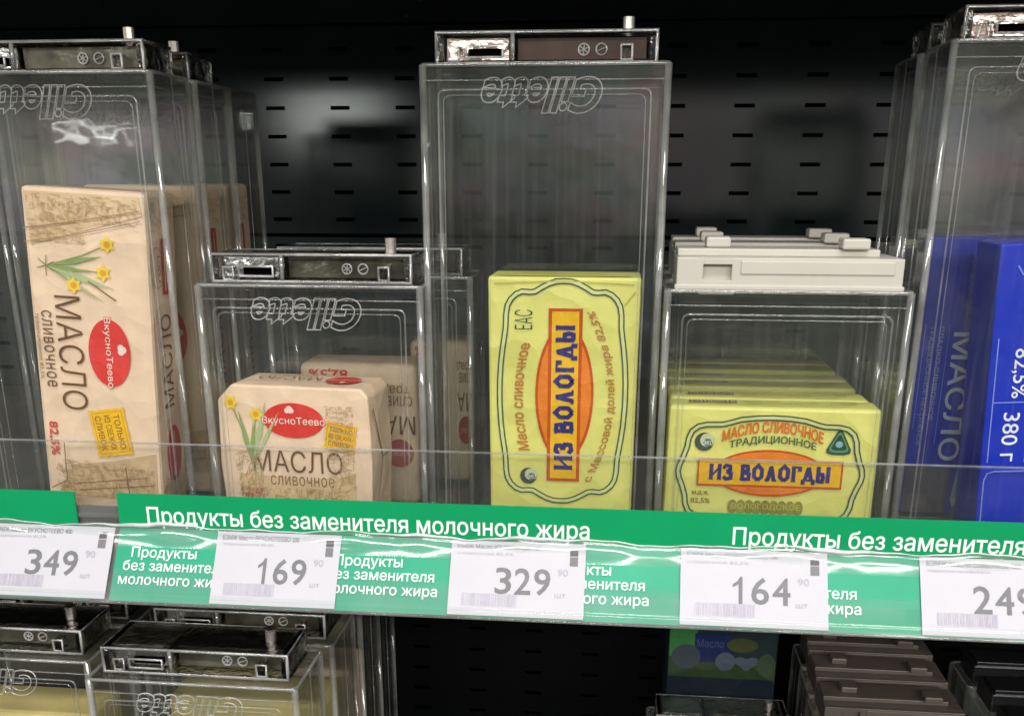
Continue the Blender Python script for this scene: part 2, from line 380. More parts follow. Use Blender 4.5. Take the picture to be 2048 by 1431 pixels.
class Print:
    """ink on a flat face: 2D shapes in metres (u, v) laid a hair above the face"""
    def __init__(s, o, U, V, lift=0.00025):
        s.o, s.U, s.V = Vector(o), Vector(U).normalized(), Vector(V).normalized()
        s.N = s.U.cross(s.V).normalized(); s.lift = lift
        s.bm = bmesh.new(); s.mats = []; s.x = lambda u, v: (u, v); s.warp = None
    def mi(s, m):
        if isinstance(m, str): m = ink(m)
        if m not in s.mats: s.mats.append(m)
        return s.mats.index(m)
    def P(s, u, v):
        if s.warp: u, v = s.warp(u, v)
        u, v = s.x(u, v)
        return s.o + s.U * u + s.V * v + s.N * s.lift
    def poly(s, pts, m):
        i = s.mi(m)
        f = s.bm.faces.new([s.bm.verts.new(s.P(*p)) for p in pts]); f.material_index = i
        s.lift += 0.000006
    def tris(s, vs, fs, m):
        i = s.mi(m)
        vv = [s.bm.verts.new(s.P(*p)) for p in vs]
        for f in fs:
            try: s.bm.faces.new([vv[k] for k in f]).material_index = i
            except ValueError: pass
        s.lift += 0.000006
    def rect(s, u0, u1, v0, v1, m): s.poly([(u0, v0), (u1, v0), (u1, v1), (u0, v1)], m)
    def ell(s, cu, cv, ru, rv, m, n=36): s.poly([(cu + ru * math.cos(2 * math.pi * i / n), cv + rv * math.sin(2 * math.pi * i / n)) for i in range(n)], m)
    def ring(s, cu, cv, ru, rv, w, m, n=30): s.line([(cu + ru * math.cos(2 * math.pi * i / n), cv + rv * math.sin(2 * math.pi * i / n)) for i in range(n)], w, m, True)
    def line(s, pts, w, m, closed=False):
        i = s.mi(m); N = len(pts); L = []; Rr = []
        for k, p in enumerate(pts):
            a = pts[k - 1] if (k > 0 or closed) else p
            b = pts[(k + 1) % N] if (k < N - 1 or closed) else p
            d1 = Vector((p[0] - a[0], p[1] - a[1])); d2 = Vector((b[0] - p[0], b[1] - p[1]))
            if d1.length < 1e-9: d1 = d2
            if d2.length < 1e-9: d2 = d1
            d1.normalize(); d2.normalize(); t = d1 + d2
            t = t.normalized() if t.length > 1e-4 else d1
            n = Vector((-t.y, t.x)); kk = w * 0.5 / max(0.45, t.dot(d1))
            L.append(s.bm.verts.new(s.P(p[0] + n.x * kk, p[1] + n.y * kk))); Rr.append(s.bm.verts.new(s.P(p[0] - n.x * kk, p[1] - n.y * kk)))
        for k in range(N if closed else N - 1):
            j = (k + 1) % N
            s.bm.faces.new((L[k], Rr[k], Rr[j], L[j])).material_index = i
        s.lift += 0.000006
    def text(s, body, u, v, w, h, m, bold=0.0, shear=0.0, rot=0.0, arch=None, spacing=1.0, desc=False):
        """fit body's box to w x h at lower-left (u, v); rot degrees about that corner"""
        if body.isdigit() and len(body) == 3:
            for k, ch in enumerate(body):
                cw = w / 3.0; a0 = u + k * cw
                if ch == '1':
                    p1 = ((.48, 0), (.66, 0), (.66, 1), (.54, 1), (.44, .85), (.20, .72), (.20, .60), (.48, .73))
                    s.poly([(a0 + q[0] * cw, v + q[1] * h) for q in p1], m)
                else: s.text(ch, a0 + cw * .08, v, cw * .84, h, m, bold, shear)
            return
        pieces, x0, x1, y0, y1 = text2d(body, bold, shear, spacing)
        if h is None: h = w * (y1 - y0) / (x1 - x0)
        if y0 < -0.05 and rot == 0 and arch is None and desc: v -= h * (-y0) / (y1 - y0)
        ca, sa = math.cos(math.radians(rot)), math.sin(math.radians(rot))
        i = s.mi(m); l0 = s.lift
        for pk, (vs, fs) in enumerate(pieces):
            s.lift = l0 + 0.000004 * (pk % 4); out = []
            for X, Y in vs:
                a, b = (X - x0) / (x1 - x0) * w, (Y - y0) / (y1 - y0) * h
                if arch: b += arch(a / w)
                out.append((u + a * ca - b * sa, v + a * sa + b * ca))
            vv = [s.bm.verts.new(s.P(*p)) for p in out]
            for f in fs:
                P3 = [vv[k].co for k in f]
                g = f if (P3[1] - P3[0]).cross(P3[2] - P3[0]).dot(s.N) > 0 else tuple(reversed(f))
                try: s.bm.faces.new([vv[k] for k in g]).material_index = i
                except ValueError: pass
        s.lift = l0 + 0.00002
    def slab(s, body, u, v, w, h, m, wt=0.235):
        adv = 0; items = []
        for ch in body:
            if ch == ' ': adv += 0.42; continue
            wd, st = SLAB[ch]; items.append((adv, st)); adv += wd + 0.10
        adv -= 0.10; k = w / adv
        for a, st in items:
            for j, pts in enumerate(st):
                tw = wt if len(pts) > 2 or abs(pts[0][0] - pts[1][0]) < 0.4 and abs(pts[0][1] - pts[1][1]) > 0.3 else 0.12
                s.line([(u + (a + p[0]) * k, v + p[1] * h) for p in pts], tw * min(h, k * 1.15), m)
    def done(s, name, parent, label=None):
        o = link(name, s.bm, s.mats, parent, keep=True)
        if label: o['label'] = label
        return o

# ------------------------------------------------------------------ the setting: back panel and shelves
def build_panel():
    X0, DX, SW = -0.237 - 0.0539 * 6, 0.0539, 0.0158
    Z0, DZ, SH = 0.2113 - 0.0217 * 26, 0.0217, 0.0030
    Y = 0.40
    bm = bmesh.new()
    nc, nr = 20, 34
    xs = [X0 - 0.4]
    for c in range(nc): xs += [X0 + c * DX - SW / 2, X0 + c * DX + SW / 2]
    xs.append(xs[-1] + 0.4)
    low = None
    for lo, hi, y in ((-0.48, -0.031, Y), (-0.03, 0.1318, Y), (0.1348, 0.2930, Y), (0.2950, 0.46, Y)):
        zs = [lo]; slot = [False]
        for k in range(nr):
            z = Z0 + k * DZ
            if lo + 0.004 < z < hi - 0.004:
                zs += [z - SH / 2, z + SH / 2]
        zs.append(hi)
        grid = {}
        def V(i, j):
            if (i, j) not in grid: grid[(i, j)] = bm.verts.new((xs[i], y, zs[j]))
            return grid[(i, j)]
        for i in range(len(xs) - 1):
            for j in range(len(zs) - 1):
                if i % 2 == 1 and j % 2 == 1: continue
                bm.faces.new((V(i, j), V(i + 1, j), V(i + 1, j + 1), V(i, j + 1)))
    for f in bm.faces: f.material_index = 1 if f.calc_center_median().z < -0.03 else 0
    fs = list(bm.faces)
    ext = bmesh.ops.extrude_face_region(bm, geom=fs)
    bmesh.ops.translate(bm, verts=[g for g in ext['geom'] if isinstance(g, bmesh.types.BMVert)], vec=(0, 0.0012, 0))
    o = link('back_wall', bm, [M_PANEL, M_PANEL_SHADED])
    struct(o)
    bm = bmesh.new(); box(bm, X0 - 0.42, X0 + 1.5, 0.43, 0.44, -0.5, 0.5)
    struct(link('rear_wall', bm, M_BLACK))
build_panel()

# the shelf that holds the goods
sh = thing('shelf', 'grey metal shelf carrying the clear boxes of butter above the price strip', 'shelf')
bm = bmesh.new(); box(bm, -0.9, 0.9, 0.006, 0.395, -0.024, 0.0, 0.001); link('shelf_deck', bm, M_DECK, sh)
CT, CB = Vector((0, 0.0, 0.0075)), Vector((0, -0.021, -0.0247))          # crease and lower edge of the price rail
DV = (CB - CT).normalized(); NV = Vector((0, DV.z, -DV.y)); NV = -NV if NV.y > 0 else NV
def extrude_profile(bm, prof, x0, x1, thick, nx=1, wav=None):
    """prof: (y, z) polyline; a sheet of the given thickness in front of... behind it"""
    N = len(prof); rows = []
    for i, (y, z) in enumerate(prof):
        a = prof[max(0, i - 1)]; b = prof[min(N - 1, i + 1)]
        d = Vector((b[0] - a[0], b[1] - a[1])).normalized(); n = Vector((-d.y, d.x))
        rows.append(((y, z), (y + n.x * thick, z + n.y * thick)))
    F = []; B = []
    for k in range(nx + 1):
        x = x0 + (x1 - x0) * k / nx
        f = []; b = []
        for i, (p, q) in enumerate(rows):
            w = wav(x, i) if wav else (0, 0)
            f.append(bm.verts.new((x, p[0] + w[0], p[1] + w[1]))); b.append(bm.verts.new((x, q[0] + w[0], q[1] + w[1])))
        F.append(f); B.append(b)
    for k in range(nx):
        for i in range(N - 1):
            bm.faces.new((F[k][i], F[k][i + 1], F[k + 1][i + 1], F[k + 1][i]))
            bm.faces.new((B[k][i], B[k + 1][i], B[k + 1][i + 1], B[k][i + 1]))
        bm.faces.new((F[k][0], F[k + 1][0], B[k + 1][0], B[k][0])); bm.faces.new((F[k][-1], B[k][-1], B[k + 1][-1], F[k + 1][-1]))
    bm.faces.new(F[0] + B[0][::-1]); bm.faces.new(F[-1][::-1] + B[-1])
bm = bmesh.new()
prof = [(0.0025, 0.0175), (0.0025, 0.0138), (0.0010, 0.0132), (0.0010, 0.0118), (0.0030, 0.0112), (0.0030, 0.0085), (0.0022, 0.007), (0.0022, 0.0063), (-0.0190, -0.0256), (-0.0206, -0.0266), (-0.0180, -0.0272)]
extrude_profile(bm, prof, -0.9, 0.9, 0.0018)
link('price_rail', bm, M_RAIL, sh)
# lower shelf
ls = thing('shelf', 'dark lower shelf under the price strip holding more clear boxes', 'shelf')
bm = bmesh.new(); box(bm, -0.9, 0.9, -0.07, 0.395, -0.350, -0.325, 0.001); link('shelf_deck', bm, M_DECK, ls)
# upper shelf, above the picture
us = thing('shelf', 'shelf above the boxes that shades the back panel', 'shelf')
bm = bmesh.new(); box(bm, -0.9, 0.9, -0.02, 0.395, 0.330, 0.352, 0.001)
box(bm, -0.9, 0.9, -0.032, -0.021, 0.272, 0.352, 0.001); link('shelf_deck', bm, M_DECK, us)

# clear guard along the front
bm = bmesh.new(); box(bm, -0.9, 0.9, 0.0045, 0.0068, 0.001, 0.0506, 0.0006, 2)
g = link('shelf_guard', bm, M_GUARD)
tag(g, 'low clear plastic guard running along the shelf front behind the green strip', 'guard')
bm = bmesh.new(); tube(bm, [(-0.9, 0.0056, 0.0509), (0.9, 0.0056, 0.0509)], 0.00055, n=6)
link('guard_edge_reflection', bm, M_EDGE, g)

# ------------------------------------------------------------------ green promo cards and price tags
UP0, UP1 = 0.0258, 0.0075
LV = (CB - CT).length
def card(name, label, x0, x1, x1low=None, xl0=None):
    t = thing(name, label, 'promo strip', (0, 0, 0), group='green promo strips in the price rail')
    bm = bmesh.new(); box(bm, x0, x1, -0.0002, 0.0006, UP1 + 0.0004, UP0, 0)
    link('upper_card', bm, M_GREEN, t)
    bm = bmesh.new()
    a, b = (xl0 if xl0 is not None else x0), (x1low if x1low is not None else x1)
    prof = [(-0.0002, UP1), (CB.y, CB.z)]
    extrude_profile(bm, prof, a, b, 0.0006)
    link('lower_card', bm, M_GREEN_HAZE, t)
    return t
cA = card('promo_strip', 'short plain green card at the strip end beside the gap showing the dark rail', -0.42, -0.2262, -0.214)
cB = card('promo_strip', 'long green promo card with white Cyrillic lettering running under the butter boxes', -0.2035, 0.62)
WHITE = flat_ink('EAF6F0')
def upper_print(x, w, body, parent):
    p = Print((x, -0.0002, 0.0090), (1, 0, 0), (0, 0, 1))
    p.text(body, 0, -0.0014, w, 0.0116, WHITE, bold=0.012)
    p.done('lettering', parent)
upper_print(-0.1882, 0.2265, 'Продукты без заменителя молочного жира', cB)
upper_print(0.1075, 0.2265, 'Продукты без заменителя молочного жира', cB)
ends = (-0.1400, -0.0335, 0.0700, 0.1700)
for xr in ends:
    p = Print((xr - 0.058, -0.0002 , UP1), (1, 0, 0), -DV, 0.0005)
    for k, (ln, w) in enumerate((('Продукты', 0.0345), ('без заменителя', 0.0545), ('молочного жира', 0.058))):
        p.text(ln, 0.001 - 0.0015 * k + (0.002 if k == 0 else 0), -LV * (0.40 + 0.185 * k), w, None, WHITE, bold=0.008, desc=True)
    p.done('lettering', cB)
# transparent cover of the price rail, wavy along its fold
def wav(x, i):
    a = {0: 0.0011, 1: 0.0012, 2: 0.0012, 3: 0.0012, 4: 0.0007}.get(i, 0.0)
    n = math.sin(x * 61) * 0.5 + math.sin(x * 143 + 1.3) * 0.35 + math.sin(x * 377 + 0.4) * 0.15
    return (-abs(a * (0.35 + n * 0.6)), 0.0017 * n * (1 if i < 4 else 0.3 if i == 4 else 0))
bm = bmesh.new()
prof = [(-0.0012, 0.0094), (-0.0014, 0.0088), (-0.0019, 0.0080), (-0.0032, 0.0070), (-0.0036, 0.0035), (-0.0052, 0.0012), (-0.0062, -0.0035),
        (-0.0198, -0.0205), (-0.0203, -0.0212), (-0.0209, -0.0214), (-0.0212, -0.0220), (-0.0229, -0.0246), (-0.0231, -0.0252)]
extrude_profile(bm, prof, -0.5, 0.6, 0.0004, 260, wav)
fo = link('rail_cover', bm, M_FILM, smooth=True)
tag(fo, 'clear wavy plastic cover stretched over the green strip and price tags', 'cover')

bm = bmesh.new(); rg = []
for k in range(521):
    x = -0.5 + 1.1 * k / 520; w_ = wav(x, 0)
    rad = 0.0004 + 0.0010 * max(0, math.sin(x * 37 + 2) * 0.6 + math.sin(x * 91) * 0.4)
    c_ = Vector((x, -0.0016 + w_[0], 0.0094 + w_[1]))
    rg.append([bm.verts.new(c_ + Vector((0, math.cos(q * math.pi / 3) * rad * .6, math.sin(q * math.pi / 3) * rad))) for q in range(6)])
for A, B in zip(rg, rg[1:]):
    for q in range(6): bm.faces.new((A[q], A[(q + 1) % 6], B[(q + 1) % 6], B[q]))
link('cover_edge_highlight', bm, M_HIGHLIGHT, fo, smooth=True)
def price_tag(x0, x1, price, head, sub, label, rot=0.0):
    w = x1 - x0
    t = thing('price_tag', label, 'price tag', (x0, 0, UP1), group='price tags in the rail under the butter')
    base = Vector((0, -0.0002, 0)) + NV * 0.0006
    bm = bmesh.new()
    L0, L1 = 0.0005, LV * 0.985
    vs = []
    for n in (0.0, 0.0005):
        for u, v in ((0, L0), (w, L0), (w, L1), (0, L1)):
            vs.append(bm.verts.new(base + Vector((u, 0, 0)) + DV * v + NV * n))
    for q in ((0, 1, 2, 3), (4, 5, 6, 7), (0, 1, 5, 4), (1, 2, 6, 5), (2, 3, 7, 6), (3, 0, 4, 7)): bm.faces.new([vs[i] for i in q])
    link('tag_card', bm, M_TAG, t)
    p = Print(base + NV * 0.0005, (1, 0, 0), -DV, 0.0002)
    H = LV
    dk, md, lt = '6A6A70', '9A9AA0', 'A8A4B4'
    p.text(head, 0.045 * w, -0.125 * H, 0.62 * w, 0.066 * H, dk, bold=0.0)
    p.text(sub, 0.045 * w, -0.205 * H, 0.42 * w, 0.045 * H, lt)
    p.text(price, 0.33 * w, -0.70 * H, 0.43 * w, 0.345 * H, '727276', bold=0.012)
    p.text('90', 0.80 * w, -0.44 * H, 0.075 * w, 0.09 * H, lt)
    p.text('шт', 0.785 * w, -0.72 * H, 0.08 * w, 0.05 * H, lt)
    p.done('price_lettering', t)
    p = Print(base + NV * 0.0005, (1, 0, 0), -DV, 0.0002)
    p.rect(0.885 * w, 0.945 * w, -0.175 * H, -0.085 * H, '58585C'); p.rect(0.885 * w, 0.945 * w, -0.305 * H, -0.185 * H, '737377')
    p.done('dark_mark', t)
    p = Print(base + NV * 0.0005, (1, 0, 0), -DV, 0.0002)
    rr = random.Random(price)
    u = 0.10 * w
    while u < 0.50 * w:
        a = rr.choice((0.004, 0.006, 0.010)) * w
        p.rect(u, u + a, -0.865 * H, -0.70 * H, 'B2ADBE'); u += a + rr.choice((0.004, 0.006, 0.009)) * w
    p.done('barcode', t)
    return t
price_tag(-0.2735, -0.2055, '349', 'БЗМЖ Масло ВКУСНОТЕЕВО 400', 'традиционное 82,5%', 'white price tag reading 349 beside the gap in the green strip')
price_tag(-0.1505, -0.0862, '169', 'БЗМЖ Масло ВКУСНОТЕЕВО 200', 'традиционное 82,5%', 'white price tag reading 169 below the small kraft butter')
price_tag(-0.0298, 0.0369, '329', 'БЗМЖ Масло ИЗ ВОЛОГДЫ 380', 'сливочное 82,5%', 'white price tag reading 329 below the tall yellow butter')
price_tag(0.0830, 0.1526, '164', 'БЗМЖ Масло ВОЛОГОДСКОЕ 180', 'сливочное 82,5%', 'white price tag reading 164 below the white capped boxes')
price_tag(0.1955, 0.2650, '249', 'БЗМЖ Масло сливочное 380', 'традиционное несолёное 82,5%', 'white price tag reading 249 below the blue carton')

# ------------------------------------------------------------------ clear anti-theft boxes
_mesh = {}
def shared(key, name, build, parent):
    """build once, then reuse the mesh for every copy"""
    if key in _mesh:
        o = bpy.data.objects.new(name, _mesh[key]); C.objects.link(o); o.parent = parent
    else:
        o = build(); _mesh[key] = o.data
    return o
def keeper(label, x0, y0, z0, w, h, d=0.046, cap='clear', emboss=True, cap_h=0.0135, cap_in=0.006, capped=True, group='clear anti-theft boxes', warm=False, capm=None):
    t = thing('security_box', label, 'security box', (x0 + w / 2, y0, z0), group=group)
    k = (round(w, 4), round(h, 4), round(d, 4))
    def shell():
        bm = bmesh.new()
        o = rrect(-w / 2, w / 2, 0, d, 0.0035); th = 0.0013
        i = rrect(-w / 2 + th, w / 2 - th, th, d - th, 0.0025)
        def loop(pr, z): return [bm.verts.new((x, y, z)) for x, y in pr]
        oo, ot, ib, it = loop(o, 0), loop(o, h), loop(i, th), loop(i, h - th)
        n = len(o)
        for a in range(n):
            b = (a + 1) % n
            bm.faces.new((oo[a], oo[b], ot[b], ot[a])); bm.faces.new((ib[a], it[a], it[b], ib[b]))
        bm.faces.new(oo); bm.faces.new(ot); bm.faces.new(ib); bm.faces.new(it)
        return link('shell', bm, M_SHEET, t)
    shared(('shell',) + k, 'shell', shell, t)
    def rim():
        bm = bmesh.new()
        hw = w / 2
        top = [(x, y, h) for x, y in rrect(-hw + .0006, hw - .0006, .0006, d - .0006, 0.003)]
        tube(bm, top, 0.0010, True, 6)
        tube(bm, [(x, y, h - 0.0065) for x, y in rrect(-hw + .0003, hw - .0003, .0003, d - .0003, 0.003)], 0.0004, True, 5, mi=1)
        for sx in (-1, 1):
            tube(bm, [(sx * (hw - .0013), .0013, .001), (sx * (hw - .0013), .0013, h)], 0.0018, n=8)
            tube(bm, [(sx * (hw - .0013), d - .0013, .001), (sx * (hw - .0013), d - .0013, h)], 0.0015, n=8)
            tube(bm, [(sx * (hw - .0003), d * 0.5, .001), (sx * (hw - .0003), d * .5, h)], 0.0004, n=5)
        for ins, ra in ((0.0085, 0.00055), (0.0108, 0.0003)):
            a = rrect(-hw + ins, hw - ins, .004, h - ins - .002, 0.003, 4)
            tube(bm, [(x, -0.0001, z) for x, z in a], ra, True, 5, mi=1)
        return link('rim_bead', bm, [M_EDGE, M_FRAME], t, smooth=True)
    shared(('rim',) + k, 'rim_bead', rim, t)
    if emboss:
        def emb():
            cs = contours('Gillette', 0.32, 0.95, 5); sg = 1 if area2(max(cs, key=lambda p: abs(area2(p)))) > 0 else -1
            cs = [fatten(p, 0.03, sg) for p in cs]
            xs = [q[0] for p in cs for q in p]; ys = [q[1] for p in cs for q in p]
            a0, a1, b0, b1 = min(xs), max(xs), min(ys), max(ys)
            lw = 0.0545; lh = 0.0152
            bm = bmesh.new()
            for c_ in cs:
                tube(bm, [((0.5 - (X - a0) / (a1 - a0)) * lw - 0.001, -0.0003, h - 0.0055 - (Y - b0) / (b1 - b0) * lh) for X, Y in c_], 0.00030, True, 4)
            return link('embossed_lettering', bm, M_EMB, t)
        shared(('emb',) + k, 'embossed_lettering', emb, t)
    if not capped: return t
    cw = w - 2 * cap_in; cy0, cy1 = 0.008, d - 0.006
    if cap == 'white': cy0, cy1 = 0.004, d - 0.004; cw = w - 0.010
    z = h + 0.0012; kc = ('cap', cap, capm.name if capm else '') + k
    hwc = cw / 2
    def capb():
        bm = bmesh.new()
        if cap == 'white':
            # front wall with the square window left open as a real recess
            wx0, wx1, wz0, wz1 = -hwc + 0.012, -hwc + 0.025, z + 0.0035, z + 0.0105
            box(bm, -hwc, hwc, cy0 + 0.004, cy1, z - 0.001, z + cap_h, 0.0008)
            box(bm, -hwc, wx0, cy0, cy0 + 0.0042, z - 0.001, z + cap_h, 0.0005)
            box(bm, wx1, hwc, cy0, cy0 + 0.0042, z - 0.001, z + cap_h, 0.0005)
            box(bm, wx0 - .0004, wx1 + .0004, cy0 + .0001, cy0 + 0.0042, z - 0.001, wz0, 0.0003)
            box(bm, wx0 - .0004, wx1 + .0004, cy0 + .0001, cy0 + 0.0042, wz1, z + cap_h - .0001, 0.0003)
            box(bm, wx0 - .0015, wx1 + .0015, cy0 - 0.0010, cy0 + 0.002, z - 0.003, z - 0.0012, 0.0004)
            box(bm, wx1 + .004, hwc - 0.004, cy0 - 0.0006, cy0 + 0.002, z + 0.0062, z + cap_h - .0012, 0.0005)
            box(bm, -hwc - .0008, hwc + .0008, cy0 - 0.0008, cy0 + 0.003, z - 0.0011, z + 0.0014, 0.0005)
            box(bm, -hwc + 0.0005, hwc - 0.009, cy0 + 0.010, cy1 - 0.004, z + cap_h, z + cap_h + 0.0035, 0.0006)
            return link('lock_cap', bm, capm or M_WHITE, t)
        if cap == 'black':
            box(bm, -hwc, hwc, cy0, cy1, z - 0.001, z + cap_h, 0.0008)
            box(bm, -hwc + .003, hwc - .003, cy0 + .004, cy1 - .004, z + cap_h, z + cap_h + .002, 0.0005)
            tube(bm, [(-hwc + .002, cy0 + .0006, z + cap_h), (hwc - .002, cy0 + .0006, z + cap_h)], 0.0006, n=5, mi=1)
            return link('lock_cap', bm, [M_DARKCAP, M_CAPE], t)
        # clear cap: an outer frame of bars round two recesses
        T = z + cap_h; a = 0.0016
        box(bm, -hwc, hwc, cy0, cy1, T - a, T, 0.0005)
        box(bm, -hwc, hwc, cy0, cy1, z - 0.0006, z + 0.001, 0.0004)
        box(bm, -hwc, -hwc + a * 2.4, cy0 + .0002, cy1, z + 0.001, T - a, 0.0004)
        box(bm, hwc - a * 2.4, hwc, cy0 + .0002, cy1, z + 0.001, T - a, 0.0004)
        box(bm, -hwc + 0.034, -hwc + 0.0362, cy0 + .0003, cy1 - .003, z + 0.001, T - a, 0.0004)
        box(bm, -hwc + 0.010, -hwc + 0.0128, cy0 + .0006, cy0 + .012, z + 0.001, z + 0.007, 0.0004)
        box(bm, hwc - 0.0160, hwc - 0.0125, cy0 + .0006, cy0 + .014, z + 0.001, z + 0.0075, 0.0004)
        return link('lock_cap', bm, M_CAP, t)
    co = shared(kc, 'lock_cap', capb, t)
    def pin():
        bm = bmesh.new()
        if cap == 'white':
            box(bm, -hwc + 0.014, -hwc + 0.0255, cy1 - 0.022, cy1 - 0.010, z + cap_h + .0036, z + cap_h + 0.0085, 0.001)
            return link('lock_knob', bm, capm or M_WHITE, co, smooth=False)
        cyl(bm, hwc - 0.0135, (cy0 + cy1) / 2, z + cap_h, z + cap_h + 0.0068, 0.0029, 16)
        return link('lock_pin', bm, M_PIN if cap == 'clear' else M_DARKCAP, co, smooth=False)
    shared(kc + ('pin',), 'lock_knob' if cap == 'white' else 'lock_pin', pin, co)
    if cap == 'white':
        def knob2():
            bm = bmesh.new(); box(bm, hwc - 0.027, hwc - 0.0145, cy0 + 0.006, cy0 + 0.018, z + cap_h + .0036, z + cap_h + 0.0085, 0.001)
            return link('lock_knob', bm, capm or M_WHITE, co)
        shared(kc + ('knob2',), 'lock_knob', knob2, co)
    if cap == 'clear':
        def core():
            bm = bmesh.new()
            box(bm, -hwc + 0.0045, -hwc + 0.0335, cy0 + 0.006, cy1 - .002, z + 0.0014, z + cap_h - 0.0020, 0.0006)
            return link('lock_core', bm, M_FOILS if warm else M_CORE, co)
        shared(kc + ('core', warm), 'lock_core', core, co)
        def core2():
            bm = bmesh.new(); box(bm, -hwc + 0.037, hwc - 0.005, cy0 + 0.007, cy1 - .002, z + 0.0014, z + cap_h - 0.0020, 0.0006)
            return link('lock_plate', bm, M_PLATEW if warm else M_PLATE, co)
        shared(kc + ('core2', warm), 'lock_plate', core2, co)
        def edge():
            bm = bmesh.new(); T = z + cap_h; e0 = .0006
            tube(bm, [(-hwc + e0, cy0 + .0002, z), (hwc - e0, cy0 + .0002, z), (hwc - e0, cy0 + .0002, T - e0), (-hwc + e0, cy0 + .0002, T - e0)], 0.0008, True, 6)
            tube(bm, [(-hwc + .0355, cy0 + .0004, z + .001), (-hwc + .0355, cy0 + .0004, T - .001)], 0.0011, n=6)
            tube(bm, [(hwc - e0, cy0, T - e0), (hwc - e0, cy1, T - e0), (-hwc + e0, cy1, T - e0), (-hwc + e0, cy0, T - e0)], 0.0006, n=5)
            for a0, a1, b0, b1 in ((-hwc + .014, -hwc + .031, z + .0025, z + .0072), (hwc - .0165, hwc - .0115, z + .001, z + .0072), (-hwc + .006, -hwc + .011, z + .001, z + .0068)):
                tube(bm, [(a0, cy0 + .0004, b0), (a1, cy0 + .0004, b0), (a1, cy0 + .0004, b1), (a0, cy0 + .0004, b1)], 0.0006, True, 5)
            return link('cap_edge', bm, M_CAPE, co, smooth=True)
        shared(kc + ('edge',), 'cap_edge', edge, co)
        def hole():
            bm = bmesh.new()
            box(bm, -hwc + .0148, -hwc + .0302, cy0 + .0046, cy0 + .0056, z + .0031, z + .0066)
            return link('keyhole_recess', bm, M_BLACK, co)
        shared(kc + ('hole',), 'keyhole_recess', hole, co)
        def emblem():
            bm = bmesh.new()
            for cx in (hwc - 0.0335, hwc - 0.0255):
                pts = [(cx + 0.0024 * math.cos(q * math.pi / 8), cy0 + 0.0062, z + 0.0060 + 0.0024 * math.sin(q * math.pi / 8)) for q in range(16)]
                tube(bm, pts, 0.0004, True, 5)
                for q in range(3 if cx < hwc - 0.03 else 1):
                    an = q * math.pi / 3 + 0.4
                    tube(bm, [(cx - 0.002 * math.cos(an), cy0 + 0.0062, z + 0.006 - 0.002 * math.sin(an)), (cx + 0.002 * math.cos(an), cy0 + 0.0062, z + 0.006 + 0.002 * math.sin(an))], 0.0003, n=4)
            return link('moulded_emblem', bm, M_EMB, co)
        shared(kc + ('emblem',), 'moulded_emblem', emblem, co)
    return t
M_CAPE = clear_mat('clear_cap_edge_refraction', (0.74, 0.74, 0.74), 0.24, 0.12, (0.86, 0.85, 0.83), 0.14)  # pale haze stands in for light refracted at the cap edges
M_PLATE = principled('lock_plate_olive', (0.12, 0.115, 0.085, 1), 0.2, 0.5, metal=0.6, bump=0.45, bscale=60, var=0.5, vscale=70)
M_PLATEW = principled('lock_plate_brown', (0.085, 0.055, 0.045, 1), 0.15, 0.5, metal=0.6, bump=0.15, bscale=50, var=0.3, vscale=40)
M_CORE = principled('lock_core_plastic', (0.42, 0.42, 0.40, 1), 0.18, 0.5, metal=0.85, bump=1.0, bscale=110, var=0.5, vscale=60)
M_FOILS = principled('lock_core_foil', (0.62, 0.5, 0.44, 1), 0.2, 0.5, metal=0.9, bump=1.0, bscale=120, var=0.5, vscale=60)

TH, SHT = 0.2240, 0.1270
# ------------------------------------------------------------------ kraft butter
BR, BR2, RED, REDL = '6B4A2A', '8A6743', 'D9362F', 'F2C9B8'
def engraving(p, u0, u1, v0, v1, n, seed, col='A98A5E'):
    rr = random.Random(seed)
    for _ in range(int(n * 2.2)):
        u, v = rr.uniform(u0, u1), rr.uniform(v0, v1); L = rr.uniform(.0012, .0050); a = rr.choice((0.25, 1.45, 1.55, -0.35, 0.2, 0.9)) + rr.uniform(-.1, .1)
        pts = [(u, v)]
        for k in range(3):
            pts.append((pts[-1][0] + L / 3 * math.cos(a), pts[-1][1] + L / 3 * math.sin(a))); a += rr.uniform(-.35, .35)
        pts = [(min(max(x, u0), u1), min(max(y, v0), v1)) for x, y in pts]
        p.line(pts, rr.uniform(.0002, .00032), col)
def daffodil(p, u, v, sc, fl):
    """leaves fan out along +u from (u, v); fl = flower heads (du, dv)"""
    G, G2 = '86A062', 'AEBC8C'
    for du, dv, wd, c in ((.030, .006, .0032, G), (.036, -.010, .0036, G2), (.024, -.002, .0028, G), (.030, -.017, .0024, G2)):
        b = (u + du * sc, v + dv * sc); m = (u + du * .5 * sc, v + dv * .5 * sc)
        n = Vector((-dv, du)).normalized() * wd * sc * 0.5
        p.poly([(u, v), (m[0] - n.x, m[1] - n.y), b, (m[0] + n.x, m[1] + n.y)], c)
    for du, dv in fl:
        p.line([(u, v), (u + du * .6 * sc, v + dv * .5 * sc), (u + du * sc, v + dv * sc)], .0006 * sc, '8C9A56')
        c = (u + du * sc, v + dv * sc)
        p.poly([(c[0] + sc * (.0044 if k % 2 else .0027) * math.cos(k * math.pi / 6), c[1] + sc * (.0044 if k % 2 else .0027) * math.sin(k * math.pi / 6)) for k in range(12)], 'EBCB3A')
        p.ell(c[0], c[1], .0017 * sc, .0017 * sc, 'DDA01E', 14)
